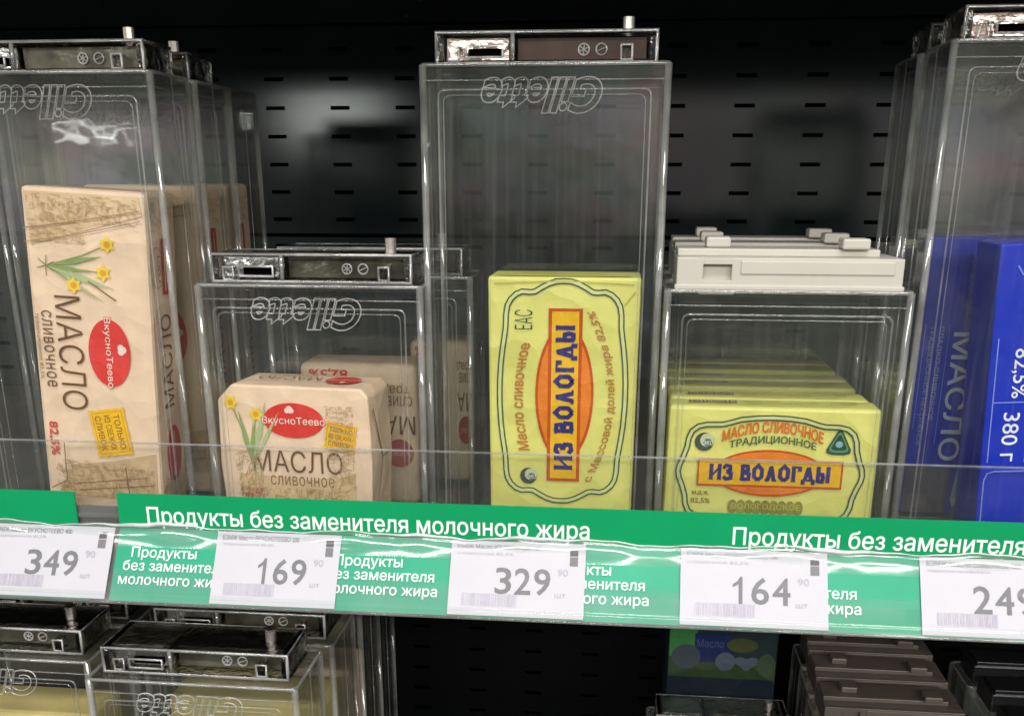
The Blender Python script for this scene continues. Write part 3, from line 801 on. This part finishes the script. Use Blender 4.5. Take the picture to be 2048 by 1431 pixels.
def oval_logo(p, cu, cv, ru, rv, size):
    p.ell(cu, cv, ru, rv, RED)
    h = rv * size
    p.text('ВкусноТеево', cu - ru * 1.06, cv - h * 0.62, ru * 2.12, h, 'C03A34', bold=0.055)
    p.text('ВкусноТеево', cu - ru * 1.04, cv - h * 0.58, ru * 2.08, h * .92, 'F6E3D6', bold=0.0)
    for dx, dy, rr in ((-.06, .56, .11), (.06, .56, .11), (0, .66, .12)):
        p.ell(cu + (dx - .12) * ru, cv + dy * rv, rr * ru * 0.9, rr * rv * 1.4, 'F3DCCB', 14)
def sticker(p, cu, cv, w, h, rot, lines):
    a = math.radians(rot); ca, sa = math.cos(a), math.sin(a)
    p.x = lambda u, v: (cu + u * ca - v * sa, cv + u * sa + v * ca)
    n = 9; pts = []
    for q in range(n): pts.append((-w / 2 + w * q / n, -h / 2 + (.0005 if q % 2 else 0)))
    for q in range(n): pts.append((w / 2 - (.0005 if q % 2 else 0), -h / 2 + h * q / n))
    for q in range(n): pts.append((w / 2 - w * q / n, h / 2 - (.0005 if q % 2 else 0)))
    for q in range(n): pts.append((-w / 2 + (.0005 if q % 2 else 0), h / 2 - h * q / n))
    p.poly(pts, 'F0BC24')
    p.line([(-w * .43, -h * .41), (w * .43, -h * .41), (w * .43, h * .41), (-w * .43, h * .41)], .00035, 'C98A10', True)
    for k, t in enumerate(lines):
        p.text(t, -w * .37, h * (.16 - .26 * k), w * .74, h * .17, '9A6A14', bold=0.02)
    p.x = lambda u, v: (u, v)

def kraft_bar(label, x0, y0, z0, w, h, d, tilt=0.0, detail=True):
    """standing tall pack: printing runs downwards on its front"""
    t = thing('butter_pack', label, 'butter', (x0, y0, z0), (0, tilt, 0), 'kraft wrapped butter')
    bm = bmesh.new(); box(bm, 0, w, 0, d, 0, h, 0.0022, 2)
    for v in bm.verts:
        if v.co.z > h * .5: v.co.x += (v.co.y - d / 2) * .02
    wr = link('wrapper', bm, M_KRAFT, t)
    # folded end at the top: a flap and creases
    p = Print((0, 0, h), (1, 0, 0), (0, 1, 0))
    p.line([(0, 0), (w * .3, d * .5), (w * .7, d * .5), (w, 0)], .0006, '8F7148'); p.line([(0, d), (w * .3, d * .5)], .0006, '8F7148'); p.line([(w, d), (w * .7, d * .5)], .0006, '8F7148')
    p.done('fold_crease', wr)
    L, H = h, w
    def fr(lift=0.0006): return Print((0, 0, h), (0, 0, -1), (1, 0, 0), lift)      # u runs down, v runs to the right
    def e(a): return a * L * 0.94
    def f(a): return a * H
    p = fr(0.0005)
    p.poly([(e(.015), f(.03)), (e(.015), f(.95)), (e(.07), f(.97)), (e(.175), f(.05))], 'DDBF97')
    engraving(p, e(.02), e(.10), f(.05), f(.93), 120, 3, 'BF9F70'); engraving(p, e(.10), e(.16), f(.05), f(.5), 60, 4, 'BF9F70')
    p.line([(e(.125), f(.02)), (e(.10), f(.4)), (e(.055), f(.97))], .0005, '977648'); p.line([(e(.165), f(.02)), (e(.14), f(.4)), (e(.085), f(.97))], .0004, '977648')
    p.done('village_print', wr); p = fr(0.0005)
    p.poly([(e(.88), f(.22)), (e(.855), f(.6)), (e(.82), f(.97)), (e(.985), f(.97)), (e(.985), f(.10))], 'CDB088')
    engraving(p, e(.86), e(.98), f(.1), f(.95), 170, 5, 'B09064')
    p.line([(e(.80), f(.20)), (e(.93), f(.2)), (e(.96), f(.06))], .0005, '7E613A'); p.line([(e(.87), f(.72)), (e(.97), f(.74))], .0006, '7E613A')
    p.line([(e(.94), f(.25)), (e(.90), f(.9))], .0004, '8A6C44'); p.line([(e(.96), f(.3)), (e(.925), f(.95))], .0004, '8A6C44')
    p.done('village_print', wr)
    p = fr(0.0009)
    p.text('МАСЛО', e(.325), f(.205), e(.365), f(.215), BR, bold=-0.006)
    p.text('сливочное', e(.375), f(.085), e(.245), f(.085), BR, spacing=1.1)
    p.text('традиционное 82,5%', e(.385), f(.03), e(.21), f(.035), BR2)
    p.done('title_lettering', wr)
    p = fr(0.0009); oval_logo(p, e(.497), f(.635), e(.108), f(.175), 0.42); p.done('oval_logo', wr)
    p = fr(0.0009); p.x = lambda a, b: (e(.235) - b, f(.16) + a); daffodil(p, 0, 0, 1.0, ((.033, .012), (.030, -.002), (.014, -.009))); p.x = lambda a, b: (a, b)
    for k in range(6): p.line([(e(.235), f(.16)), (e(.235) + .005 * math.cos(k), f(.16) + .005 * math.sin(k))], .0004, '6F7A3C')
    p.line([(e(.275), f(.5)), (e(.33), f(.72))], .0009, '8A7344')
    p.done('flower_print', wr)
    p = fr(0.0010); sticker(p, e(.758), f(.60), .0255, .0200, 102 - 90 - 2, ('ТОЛЬКО', 'ИЗ СВЕЖИХ', 'СЛИВОК')); p.done('yellow_sticker', wr)
    p = fr(0.0009)
    p.text('82,5%', e(.735), f(.055), e(.115), f(.085), 'C8433C', bold=0.02)
    p.done('fat_lettering', wr)
    # right side
    def sd(lift=0.0007): return Print((w, 0, 0), (0, 0, 1), (0, -1, 0), lift)     # u runs up, v towards the front
    p = sd(); D = d
    p.text('МАСЛО', .062, -D * .62, .049, D * .36, BR, bold=-0.004)
    p.done('title_lettering', wr)
    p = sd(); p.ell(.036, -D * .52, .0155, D * .26, 'B93330'); p.text('ВкусноТеево', .024, -D * .60, .024, D * .15, 'E9C9B8'); p.done('oval_logo', wr)
    p = sd(); p.rect(.121, .149, -D * .62, -D * .40, 'B5453C'); p.rect(.123, .147, -D * .53, -D * .49, 'DDBE9A')
    p.ring(.135, -D * .24, .010, D * .22, .0004, '9C7D50'); p.text('ГОСТ', .128, -D * .36, .014, D * .10, BR2); p.done('quality_mark', wr)
    p = sd(0.0005); engraving(p, .003, .024, -D * .95, -D * .05, 60, 9, 'A98A5E'); p.done('village_print', wr); p = sd(0.0005); engraving(p, .150, .168, -D * .95, -D * .05, 40, 10); p.done('village_print', wr)
    return t
# three boxes one behind another with tall kraft bars
XL = -0.2840
keeper('tall clear box around the nearest tall kraft butter bar', XL, 0.020, 0.0, 0.113, 0.2250)
keeper('tall clear box just behind the nearest tall kraft butter bar', XL, 0.072, 0.0, 0.113, 0.2250)
keeper('tall clear box rearmost behind the tall kraft butter bars', XL, 0.119, 0.0, 0.113, 0.2250, capped=False)
kraft_bar('tall kraft butter bar with red oval and yellow sticker, nearest in its tall boxes', -0.2572, 0.0275, 0.0036, 0.0640, 0.1715, 0.0335, 0.055)
kraft_bar('tall kraft butter bar standing just behind the nearest tall kraft bar', -0.2440, 0.0785, 0.0036, 0.0640, 0.1715, 0.0335, 0.01)
kraft_bar('tall kraft butter bar rearmost of the three seen through clear boxes', -0.2435, 0.1260, 0.0036, 0.0640, 0.1715, 0.0335, 0.0)

def kraft_block(label, x0, y0, z0, w, h, d, rz=0.0, flip=False):
    t = thing('butter_block', label, 'butter', (x0, y0, z0), (0, 0, rz), 'small kraft wrapped butter blocks')
    bm = bmesh.new()
    oct_ = [(.005, 0), (w - .003, 0), (w, .005), (w + .0012, h * .5), (w + .0002, h - .0045), (w - .0030, h - .0002), (.0085, h), (.0003, h - .0082), (-.0004, h * .45), (.0003, .007)]
    lo = [bm.verts.new((x, 0, z)) for x, z in oct_]; hi = [bm.verts.new((x, d, z)) for x, z in oct_]
    n_ = len(oct_); bm.faces.new(lo); bm.faces.new(hi[::-1])
    for q in range(n_): bm.faces.new((lo[q], hi[q], hi[(q + 1) % n_], lo[(q + 1) % n_]))
    bmesh.ops.bevel(bm, geom=list(bm.edges), offset=0.0012, segments=2, profile=0.5, affect='EDGES')
    wr = link('wrapper', bm, M_KRAFT, t)
    if flip:
        F = lambda lift=0.0007: Print((w, 0, h), (-1, 0, 0), (0, 0, -1), lift)
    else:
        F = lambda lift=0.0007: Print((0, 0, 0), (1, 0, 0), (0, 0, 1), lift)
    p = F(0.0006); engraving(p, w * .72, w * .90, h * .30, h * .88, 110, 21, 'BEA67C'); p.done('village_print', wr)
    p = F(0.0006); engraving(p, w * .10, w * .28, h * .24, h * .55, 70, 22, 'B0A070'); engraving(p, w * .12, w * .28, h * .2, h * .3, 20, 24, 'B4564A'); p.done('village_print', wr)
    p = F(0.0006); p.poly([(w * .12, h * .13), (w * .9, h * .13), (w * .9, h * .42), (w * .6, h * .37), (w * .12, h * .40)], 'D6B88C'); engraving(p, w * .25, w * .85, h * .20, h * .31, 60, 23, 'B09064'); p.done('village_print', wr)
    p = F(); p.text('МАСЛО', w * .22, h * .418, w * .60, h * .150, BR, bold=-0.004)
    p.text('сливочное', w * .33, h * .325, w * .43, h * .068, BR2, spacing=1.08); p.done('title_lettering', wr)
    p = F(); oval_logo(p, w * .51, h * .773, w * .20, h * .118, 0.56); p.done('oval_logo', wr)
    p = F(); p.x = lambda a, b: (w * .215 - b, h * .46 + a); daffodil(p, 0, 0, 0.95, ((.034, .010), (.028, -.004))); p.x = lambda a, b: (a, b); p.done('flower_print', wr)
    p = F(0.0009); sticker(p, w * .815, h * .675, .0165, .0145, -9, ('ТОЛЬКО', 'ИЗ СВЕЖИХ', 'СЛИВОК')); p.done('yellow_sticker', wr)
    # top: upside-down title and a second oval
    p = Print((w, d, h), (-1, 0, 0), (0, -1, 0), 0.0007)
    p.text('МАСЛО', w * .38, d * .34, w * .42, d * .22, BR, bold=-0.004); p.text('сливочное', w * .44, d * .22, w * .32, d * .07, BR2)
    p.done('title_lettering', wr)
    p = Print((w, d, h), (-1, 0, 0), (0, -1, 0), 0.0007); oval_logo(p, w * .22, d * .52, w * .115, d * .26, 0.4); p.done('oval_logo', wr)
    # folded end
    p = Print((w, 0, 0), (0, 1, 0), (0, 0, 1), 0.0016)
    p.line([(d * .12, h * .86), (d * .5, h * .5)], .0009, '4A3A22'); p.line([(d * .12, h * .14), (d * .5, h * .5)], .0007, '7A6240'); p.line([(d * .5, h * .5), (d * .88, h * .5)], .0006, '7A6240')
    p.done('fold_crease', wr)
    return t
keeper('short clear box holding the small rounded kraft butter block', -0.1565, 0.0115, 0.0, 0.1120, 0.1290)
keeper('short clear box behind the one with the small rounded kraft block', -0.1400, 0.0640, 0.0, 0.1120, 0.1290, emboss=False)
kraft_block('small rounded kraft butter block with daffodils and red oval, nearest the guard', -0.1545, 0.0215, 0.0022, 0.0805, 0.0770, 0.0345, -0.075)
def kraft_back(label, x0, y0, z0, w, h, d):
    """pack turned upside down behind the small block"""
    t = thing('butter_pack', label, 'butter', (x0, y0, z0), group='kraft packs in the rear short box')
    bm = bmesh.new(); box(bm, 0, w, 0, d, 0, h, 0.004, 3); wr = link('wrapper', bm, M_KRAFT, t, smooth=True)
    F = lambda: Print((w, 0, h), (-1, 0, 0), (0, 0, -1), 0.0006)
    p = F(); p.text('МА', w * .02, h * .355, w * .27, h * .13, BR); p.text('слив', w * .04, h * .215, w * .22, h * .07, BR2); p.text('трад', w * .06, h * .125, w * .24, h * .07, BR2); p.done('title_lettering', wr)
    p = F(); p.text('82,5%', w * .58, h * .03, w * .33, h * .075, RED, bold=.02); p.done('fat_lettering', wr)
    p = F(); p.ell(w * .16, h * .62, w * .12, h * .10, 'B04040'); p.text('ВкусноТ', w * .05, h * .59, w * .22, h * .06, 'E3B9B0'); p.done('oval_logo', wr)
    return t
kraft_back('kraft butter pack turned upside down behind the small rounded kraft block', -0.1260, 0.0700, 0.0022, 0.0660, 0.0800, 0.0330)
kraft_back('kraft butter pack at the rear edge beside the upside down kraft pack', -0.0740, 0.1200, 0.0022, 0.0400, 0.0860, 0.0300)

# ------------------------------------------------------------------ yellow butter
DG, ORG, ORD = '2F4A38', 'DE7C1C', 'BC4A08'
def frame_pts(half, cu, cv, a, b):
    """half: points of one quadrant (x, y in -1..1) from the top centre to the side centre"""
    q1 = half
    q2 = [(x, -y) for x, y in reversed(half)]
    q3 = [(-x, -y) for x, y in half]
    q4 = [(-x, y) for x, y in reversed(half)]
    out = []
    for p in q1 + q2 + q3 + q4:
        P = (cu + p[0] * a, cv + p[1] * b)
        if not out or math.hypot(P[0] - out[-1][0], P[1] - out[-1][1]) > 1e-5: out.append(P)
    if math.hypot(out[0][0] - out[-1][0], out[0][1] - out[-1][1]) < 1e-5: out.pop()
    return out
TALLF = [(0, .915), (.10, .912), (.20, .892), (.30, .86), (.38, .83), (.44, .825), (.55, .83), (.63, .81), (.70, .77), (.745, .72), (.765, .65), (.77, .55), (.785, .48), (.81, .38), (.835, .25), (.85, .1), (.852, 0)]
SHORTF = [(0, .90), (.15, .89), (.30, .86), (.42, .80), (.48, .775), (.62, .77), (.70, .74), (.76, .66), (.79, .54), (.80, .40), (.83, .24), (.865, .1), (.875, 0)]
def globe(p, cu, cv, r_):
    p.ell(cu, cv, r_, r_, '39463F', 24); p.ell(cu + r_ * .3, cv + r_ * .18, r_ * .74, r_ * .74, 'B9BF9A', 20); p.ell(cu + r_ * .38, cv - r_ * .1, r_ * .5, r_ * .44, '56635C', 16)
    p.text('эко', cu - r_ * .1, cv - r_ * .35, r_ * 1.0, r_ * .5, 'D8DCC0')
def yellow_tall(label, x0, y0, z0, w, h, d, rz=0):
    t = thing('butter_pack', label, 'butter', (x0, y0, z0), (0, 0, rz), 'yellow butter packs')
    bm = bmesh.new(); box(bm, 0, w, 0, d, 0, h, 0.0016, 2)
    for v in bm.verts:
        v.co.x += 0.0008 * (v.co.z / h - .5) * (1 if v.co.x > w / 2 else -1)
    wr = link('wrapper', bm, M_YEL, t)
    p = Print((0, 0, h), (1, 0, 0), (0, 1, 0), 0.0003)
    p.poly([(w * .06, d * .02), (w * .94, d * .02), (w * .62, d * .5), (w * .38, d * .5)], 'D3CF66')
    p.line([(w * .05, d * .02), (w * .38, d * .5), (w * .62, d * .5), (w * .95, d * .02)], .0007, '8F8C3C')
    p.done('fold_crease', wr)
    F = lambda lift=0.0006: Print((0, 0, 0), (1, 0, 0), (0, 0, 1), lift)
    cu, cv, a, b = w * .5, .0769 - .0035, w * .5, .0600
    p = F()
    fp = frame_pts(TALLF, cu, cv, a, b)
    p.line(fp, .0029, '33503F', True); p.line(fp, .0015, 'CACE88', True)
    p.line([(w * .04, h * .975), (w * .5, h * .985), (w * .96, h * .975)], .0006, 'B5B24C')
    p.line([(w * .97, h * .95), (w * .90, h * .90)], .0007, 'BDB84E')
    p.done('border_print', wr)
    p = F(0.0007)
    p.ell(cu + a * .03, cv, a * .395, b * .56, ORD, 48); p.ell(cu + a * .03, cv, a * .36, b * .525, ORG, 48)
    x0b, x1b = cu - a * .195, cu + a * .255
    p.rect(x0b, x1b, cv - b * .74, cv + b * .70, ORD); p.rect(x0b + .0016, x1b - .0016, cv - b * .715, cv + b * .675, 'E2B012')
    p.done('banner_print', wr)
    p = F(0.0009); p.x = lambda u, v: (cu - v, cv + u)          # rotated: reads upwards
    p.slab('ИЗ ВОЛОГДЫ', -b * .64, -a * .155, b * 1.21, a * .25, '2A2872')
    p.done('title_lettering', wr)
    p = F(0.0007); p.x = lambda u, v: (cu - v, cv + u)
    p.text('Масло сливочное', -b * .48, a * .43, b * .90, a * .155, 'B5742E', bold=.02, arch=lambda q: a * .10 * (1 - (2 * q - 1) ** 2))
    p.text('с Массовой долей жира 82,5%', -b * .74, -a * .44, b * 1.42, a * .145, 'B0803A', bold=.02, arch=lambda q: -a * .30 * (1 - (2 * q - 1) ** 2))
    p.text('ЕАС', b * .53, a * .41, b * .155, a * .24, '2A4636', bold=-.01)
    p.done('small_lettering', wr)
    p = F(0.0007); globe(p, cu - a * .45, cv - b * .70, w * .058); p.done('globe_emblem', wr)
    return t
keeper('tall clear box with raised warm cap around the tall yellow butter pack', -0.0446, 0.0200, 0.0, 0.1130, 0.2265, warm=True)
yellow_tall('tall yellow butter pack with blue lettering up an orange banner', -0.0142, 0.0245, 0.0035, 0.0730, 0.1302, 0.0330)

def yellow_short(label, x0, y0, z0, w, h, d, full=True, rz=0.0):
    t = thing('butter_pack', label, 'butter', (x0, y0, z0), (0, 0, rz), 'yellow butter packs')
    bm = bmesh.new(); box(bm, 0, w, 0, d, 0, h, 0.0018, 2)
    for v in bm.verts: v.co.x += 0.0010 * (v.co.z / h - .5) * (-1 if v.co.x > w / 2 else 1)
    wr = link('wrapper', bm, M_YEL, t)
    p = Print((0, 0, h), (1, 0, 0), (0, 1, 0), 0.0008)
    rr = random.Random(int(y0 * 1e4)); u = w * .10
    while u < w * .33:
        q = rr.uniform(.0005, .0013); p.rect(u, u + q, d * .28, d * .58, '6E6C70'); u += q + rr.uniform(.0003, .0008)
    p.done('barcode', wr)
    p = Print((0, 0, h), (1, 0, 0), (0, 1, 0), 0.0008)
    p.text('Масло сливочное из Вологды 82,5%', w * .36, d * .50, w * .54, d * .16, '8A7A3A'); p.text('традиционное высший сорт ГОСТ', w * .37, d * .25, w * .52, d * .16, '8A7A3A')
    p.done('small_lettering', wr)
    if not full: return t
    F = lambda lift=0.0008: Print((0, 0, 0), (1, 0, 0), (0, 0, 1), lift)
    cu, cv, a, b = w * .497, .0405, w * .5, .0305
    p = F(); fp = frame_pts(SHORTF, cu, cv, a, b)
    p.line(fp, .0029, '33503F', True); p.line(fp, .0014, 'C4C884', True); p.done('border_print', wr)
    p = F(0.0009)
    p.ell(cu, cv, a * .54, b * .385, ORD, 48); p.ell(cu, cv, a * .52, b * .35, ORG, 48)
    p.rect(cu - a * .69, cu + a * .69, cv - b * .235, cv + b * .225, ORD); p.rect(cu - a * .672, cu + a * .672, cv - b * .20, cv + b * .19, 'E2B012')
    p.text('Высший сорт', cu - a * .2, cv - b * .325, a * .36, b * .07, 'C0561E'); p.done('banner_print', wr)
    p = F(0.0011); p.slab('ИЗ ВОЛОГДЫ', cu - a * .575, cv - b * .125, a * 1.15, b * .26, '2A2872'); p.done('title_lettering', wr)
    p = F()
    ar = lambda q: b * .17 * (1 - (2 * q - 1) ** 2) - b * .02
    p.text('МАСЛО СЛИВОЧНОЕ', cu - a * .47, cv + b * .51, a * .95, b * .19, 'D2691E', bold=.03, arch=ar)
    p.text('ТРАДИЦИОННОЕ', cu - a * .40, cv + b * .37, a * .82, b * .145, '4E6244', bold=.02, arch=lambda q: b * .10 * (1 - (2 * q - 1) ** 2))
    p.text('м.д.ж.', cu - a * .73, cv - b * .40, a * .17, b * .08, '8C7A34', bold=.02); p.text('82,5%', cu - a * .74, cv - b * .54, a * .19, b * .10, '8C7A34', bold=.02)
    p.done('small_lettering', wr)
    p = F(); globe(p, cu - a * .64, cv + b * .49, b * .15); p.done('globe_emblem', wr)
    p = F()
    c, rr_ = (cu + a * .63, cv + b * .52), b * .19
    def tri(k): return [(c[0] + a * .115 * k * x, c[1] + rr_ * k * y) for x, y in ((0, 1.15), (.18, 1.05), (1, -.55), (.95, -.85), (.5, -1), (-.5, -1), (-.95, -.85), (-1, -.55), (-.18, 1.05))]
    p.poly(tri(1.0), '27503A'); p.poly(tri(.78), '5E8A66'); p.poly(tri(.62), '1F4A3C'); p.ell(c[0], c[1] - rr_ * .1, a * .035, rr_ * .28, '7FA6A8', 14); p.done('triangle_emblem', wr)
    p = F()
    for k in range(9): p.ell(cu - a * .33 + a * .079 * k, cv - b * .57, a * .046, b * .12, '8D8A3C' if k % 2 else '868338', 16)
    p.text('ВОЛОГОДСКОЕ', cu - a * .34, cv - b * .62, a * .66, b * .11, 'B9B358'); p.done('ribbon_print', wr)
    return t
for i, (y, lb) in enumerate(((0.0115, 'short clear box with white cap and square window, nearest the guard'),
                             (0.0640, 'short clear box under the middle white cap of its row'),
                             (0.1160, 'short clear box under the rearmost white cap by the slotted panel'))):
    keeper(lb, 0.0700 + 0.001 * i, y, 0.0, 0.1120, 0.1290, cap='white', emboss=False)
yl = ('short yellow butter pack with orange banner front, nearest the guard',
      'yellow butter pack directly behind the yellow pack with orange banner front',
      'yellow butter pack first in the middle white capped box',
      'yellow butter pack second in the middle white capped box',
      'yellow butter pack first in the rear white capped box',
      'yellow butter pack last of the row under the rear white cap')
for i, (y, lb) in enumerate(zip((0.0145, 0.0350, 0.0670, 0.0878, 0.1195, 0.1402), yl)):
    yellow_short(lb, 0.0745 + (0.0008 if i else 0), y, 0.0020, 0.1005 if i == 0 else 0.0985, 0.0728, 0.0192, full=(i == 0))

# ------------------------------------------------------------------ blue cartons in the tall boxes
LB, GR = '6E86DC', '8C96B4'
def blue_pack(label, x0, y0, z0, w, h, d, tilt, kind):
    t = thing('butter_carton', label, 'butter', (x0, y0, z0), (0, tilt, 0), 'blue butter cartons')
    bm = bmesh.new(); box(bm, 0, w, 0, d, 0, h, 0.0012, 2); wr = link('carton', bm, M_BLUE, t)
    F = lambda lift=0.0004: Print((0, 0, h), (0, 0, -1), (1, 0, 0), lift)     # u down, v right
    if kind == 'amount':
        p = F(); 
        p.line([(.043, .0030), (.103, .0030)], .0006, LB); p.line([(.0735, .0030), (.0735, w * .9)], .0006, LB); p.line([(.103, .0200), (.070, .0200)], .0005, LB)
        p.line([(h - .001, .0022), (.112, .0022), (.1085, .0035), (.1075, .0065), (.1075, w * .92)], .0007, LB)
        p.line([(.010, .0085), (.014, .0110), (.012, .0150)], .0008, LB)
        p.done('line_print', wr)
        p = F(); p.text('82,5%', .0480, .0100, .0235, .0078, 'E4E8F4', bold=.005); p.text('380 г', .0785, .0085, .0240, .0075, 'E4E8F4', bold=.005); p.done('amount_lettering', wr)
        # left side of the carton
    else:
        p = F(); p.text('МАСЛО', .0480, .0165, .0690, .0110, 'B9C2D8', bold=.012); p.done('title_lettering', wr)
        p = F(); p.text('СЛАДКО-СЛИВОЧНОЕ', .0450, .0085, .0500, .0028, '8FA0D0'); p.text('ТРАДИЦИОННОЕ НЕСОЛЁНОЕ', .0450, .0040, .0640, .0030, '8FA0D0'); p.done('small_lettering', wr)
        p = F(); p.line([(.044, .0018), (.100, .0018)], .0004, LB); p.line([(.044, .0140), (.108, .0140)], .0004, LB); p.line([(.0920, .0018), (.0920, .0110)], .0004, LB); p.done('line_print', wr)
        p = F(); p.poly([(.006, .020), (.020, .030), (.045, .031), (.040, .026), (.018, .024)], '2B479F'); engraving(p, .008, .045, .020, .032, 40, 44, '4A63AE'); p.done('village_print', wr)
        p = F(0.0006); p.poly([(.119, .0285), (.125, .0320), (.137, .0315), (.1435, .0280), (.139, .0262), (.126, .0275)], 'A9B4C4'); p.line([(.126, .029), (.138, .0285)], .001, '5E8A7A'); p.done('diagonal_emblem', wr)
        p = F(0.0006); p.rect(.1215, h - .001, .001, .0240, '4A4A58'); p.rect(.1370, .1440, .004, .014, '6A5E66'); p.line([(.1205, .0005), (.1205, .0320)], .001, '101A3C'); p.done('grey_base_reflection', wr)  # grey reflection at the foot, painted onto the carton
    return t
XR = 0.1866
keeper('tall clear box around the bright blue carton', XR, 0.0200, 0.0, 0.1130, 0.2340, warm=True)
keeper('tall clear box behind the bright blue carton, around the dark blue one', XR, 0.0730, 0.0, 0.1130, 0.2340)
blue_pack('bright blue butter carton with white weight lettering down its front', 0.2290, 0.0265, 0.0030, 0.0680, 0.1475, 0.0340, -0.055, 'amount')
blue_pack('darker blue carton with grey title lettering, behind the bright blue carton', 0.2070, 0.0840, 0.0030, 0.0660, 0.1475, 0.0310, 0.0, 'title')

# ------------------------------------------------------------------ lower shelf
LZ = -0.325
keeper('clear box on the lower shelf below the 349 tag', -0.3320, -0.0200, LZ, 0.1115, LZ * -1 - 0.0615)
keeper('clear box on the lower shelf below the 169 tag, front of its row', -0.2085, -0.0450, LZ, 0.1080, LZ * -1 - 0.0575)
keeper('clear box second in the lower row below the 169 tag', -0.2050, 0.0080, LZ, 0.1080, LZ * -1 - 0.0590, emboss=False)
keeper('clear box third in the lower row below the 169 tag', -0.2030, 0.0600, LZ, 0.1080, LZ * -1 - 0.0590, emboss=False)
keeper('clear box last in the lower row below the 169 tag', -0.2060, 0.1120, LZ, 0.1080, LZ * -1 - 0.0590, emboss=False, capped=False)
keeper('clear box behind the one under the 349 tag on the lower shelf', -0.3330, 0.0330, LZ, 0.1115, LZ * -1 - 0.0640, emboss=False)
def dim_pack(label, x0, y0, z0, w, h, d, base, bands, cat='butter'):
    t = thing('butter_pack', label, cat, (x0, y0, z0), group='packs in the lower boxes')
    bm = bmesh.new(); box(bm, 0, w, 0, d, 0, h, 0.003, 2)
    wr = link('wrapper', bm, base, t)
    p = Print((0, 0, 0), (1, 0, 0), (0, 0, 1), 0.0006)
    for f, a in bands: f(p, w, h)
    p.done('front_print', wr)
    return t
def blob(u, v, a, b, c): return (lambda p, w, h: p.ell(w * u, h * v, w * a, h * b, c, 24), 0)
M_STRAW = principled('straw_paper', rgb('C9B878'), 0.5, 0.3, bump=0.2, bscale=80, var=0.12, vscale=40)
dim_pack('straw coloured butter pack in the lower box below the 169 tag', -0.2000, -0.0390, LZ + .003, 0.0900, 0.2150, 0.033, M_STRAW, [blob(.5, .93, .35, .035, 'B8862E'), blob(.3, .85, .2, .03, '9C5A2A')])
dim_pack('straw coloured pack second in the lower row below the 169 tag', -0.1960, 0.0140, LZ + .003, 0.0900, 0.2250, 0.033, M_STRAW, [blob(.7, .9, .22, .05, 'D8A030')])
dim_pack('kraft coloured pack third in the lower row below the 169 tag', -0.1950, 0.0660, LZ + .003, 0.0900, 0.2200, 0.033, M_KRAFT, [blob(.6, .92, .3, .03, 'A04030')])
dim_pack('pale pack with orange and green print in the lower box below the 349 tag', -0.3180, -0.0130, LZ + .003, 0.0920, 0.2250, 0.033, M_STRAW, [blob(.95, .85, .35, .06, 'D8C030'), blob(.95, .82, .28, .05, 'C8703A'), blob(.4, .8, .2, .15, '6A7050')])
# shaded end: short boxes, and a carton with the shade darkened into its inks
t = thing('butter_carton', 'dark blue and green carton with shade painted into its inks, under the price strip', 'butter', (0.0950, 0.2500, LZ + .003))
bm = bmesh.new(); box(bm, 0, 0.083, 0, 0.05, 0, 0.190, 0.0015); wr = link('carton', bm, principled('shaded_teal_carton', rgb('071C22'), 0.4, var=0.1), t)
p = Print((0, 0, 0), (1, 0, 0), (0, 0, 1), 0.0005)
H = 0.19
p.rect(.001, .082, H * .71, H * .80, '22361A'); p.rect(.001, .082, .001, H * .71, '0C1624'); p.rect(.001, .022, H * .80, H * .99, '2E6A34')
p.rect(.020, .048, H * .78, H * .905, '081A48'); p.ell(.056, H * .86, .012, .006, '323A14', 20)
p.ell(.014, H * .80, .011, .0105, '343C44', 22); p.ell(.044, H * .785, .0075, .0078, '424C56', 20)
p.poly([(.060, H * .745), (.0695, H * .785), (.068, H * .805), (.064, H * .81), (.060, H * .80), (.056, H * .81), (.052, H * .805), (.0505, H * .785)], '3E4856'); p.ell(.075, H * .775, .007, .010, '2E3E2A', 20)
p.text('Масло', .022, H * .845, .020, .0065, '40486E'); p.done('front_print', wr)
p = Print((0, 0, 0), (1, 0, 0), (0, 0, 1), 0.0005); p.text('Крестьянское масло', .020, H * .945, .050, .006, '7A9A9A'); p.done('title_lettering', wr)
keeper('clear box in front of the dark blue and green carton under the strip', 0.0800, 0.1900, LZ, 0.1080, 0.1170, emboss=False)
for i, y in enumerate((0.2000, 0.2480, 0.2960)):
    keeper(('shade-darkened white capped box nearest in the shaded lower row', 'shade-darkened white capped box second in the shaded lower row', 'shade-darkened white capped box last in the shaded lower row')[i], 0.2020 + 0.002 * i, y, LZ, 0.1080, 0.1270, cap='white', emboss=False, capm=M_WHITE_SHADED)
    dim_pack(('pinkish kraft pack in the nearest white capped lower box', 'pinkish kraft pack in the second white capped lower box', 'pinkish kraft pack in the last white capped lower box')[i], 0.2080 + 0.002 * i, y + .006, LZ + .003, 0.0950, 0.1100, 0.034, M_KRAFT, [blob(.5, .8, .3, .06, 'B07A60')])
for i, y in enumerate((0.1800, 0.2280, 0.2760)):
    keeper(('black capped box nearest in the shaded lower row', 'black capped box second in the shaded lower row', 'black capped box last in the shaded lower row')[i], 0.3260 + 0.002 * i, y, LZ, 0.1080, 0.1270, cap='black', emboss=False)
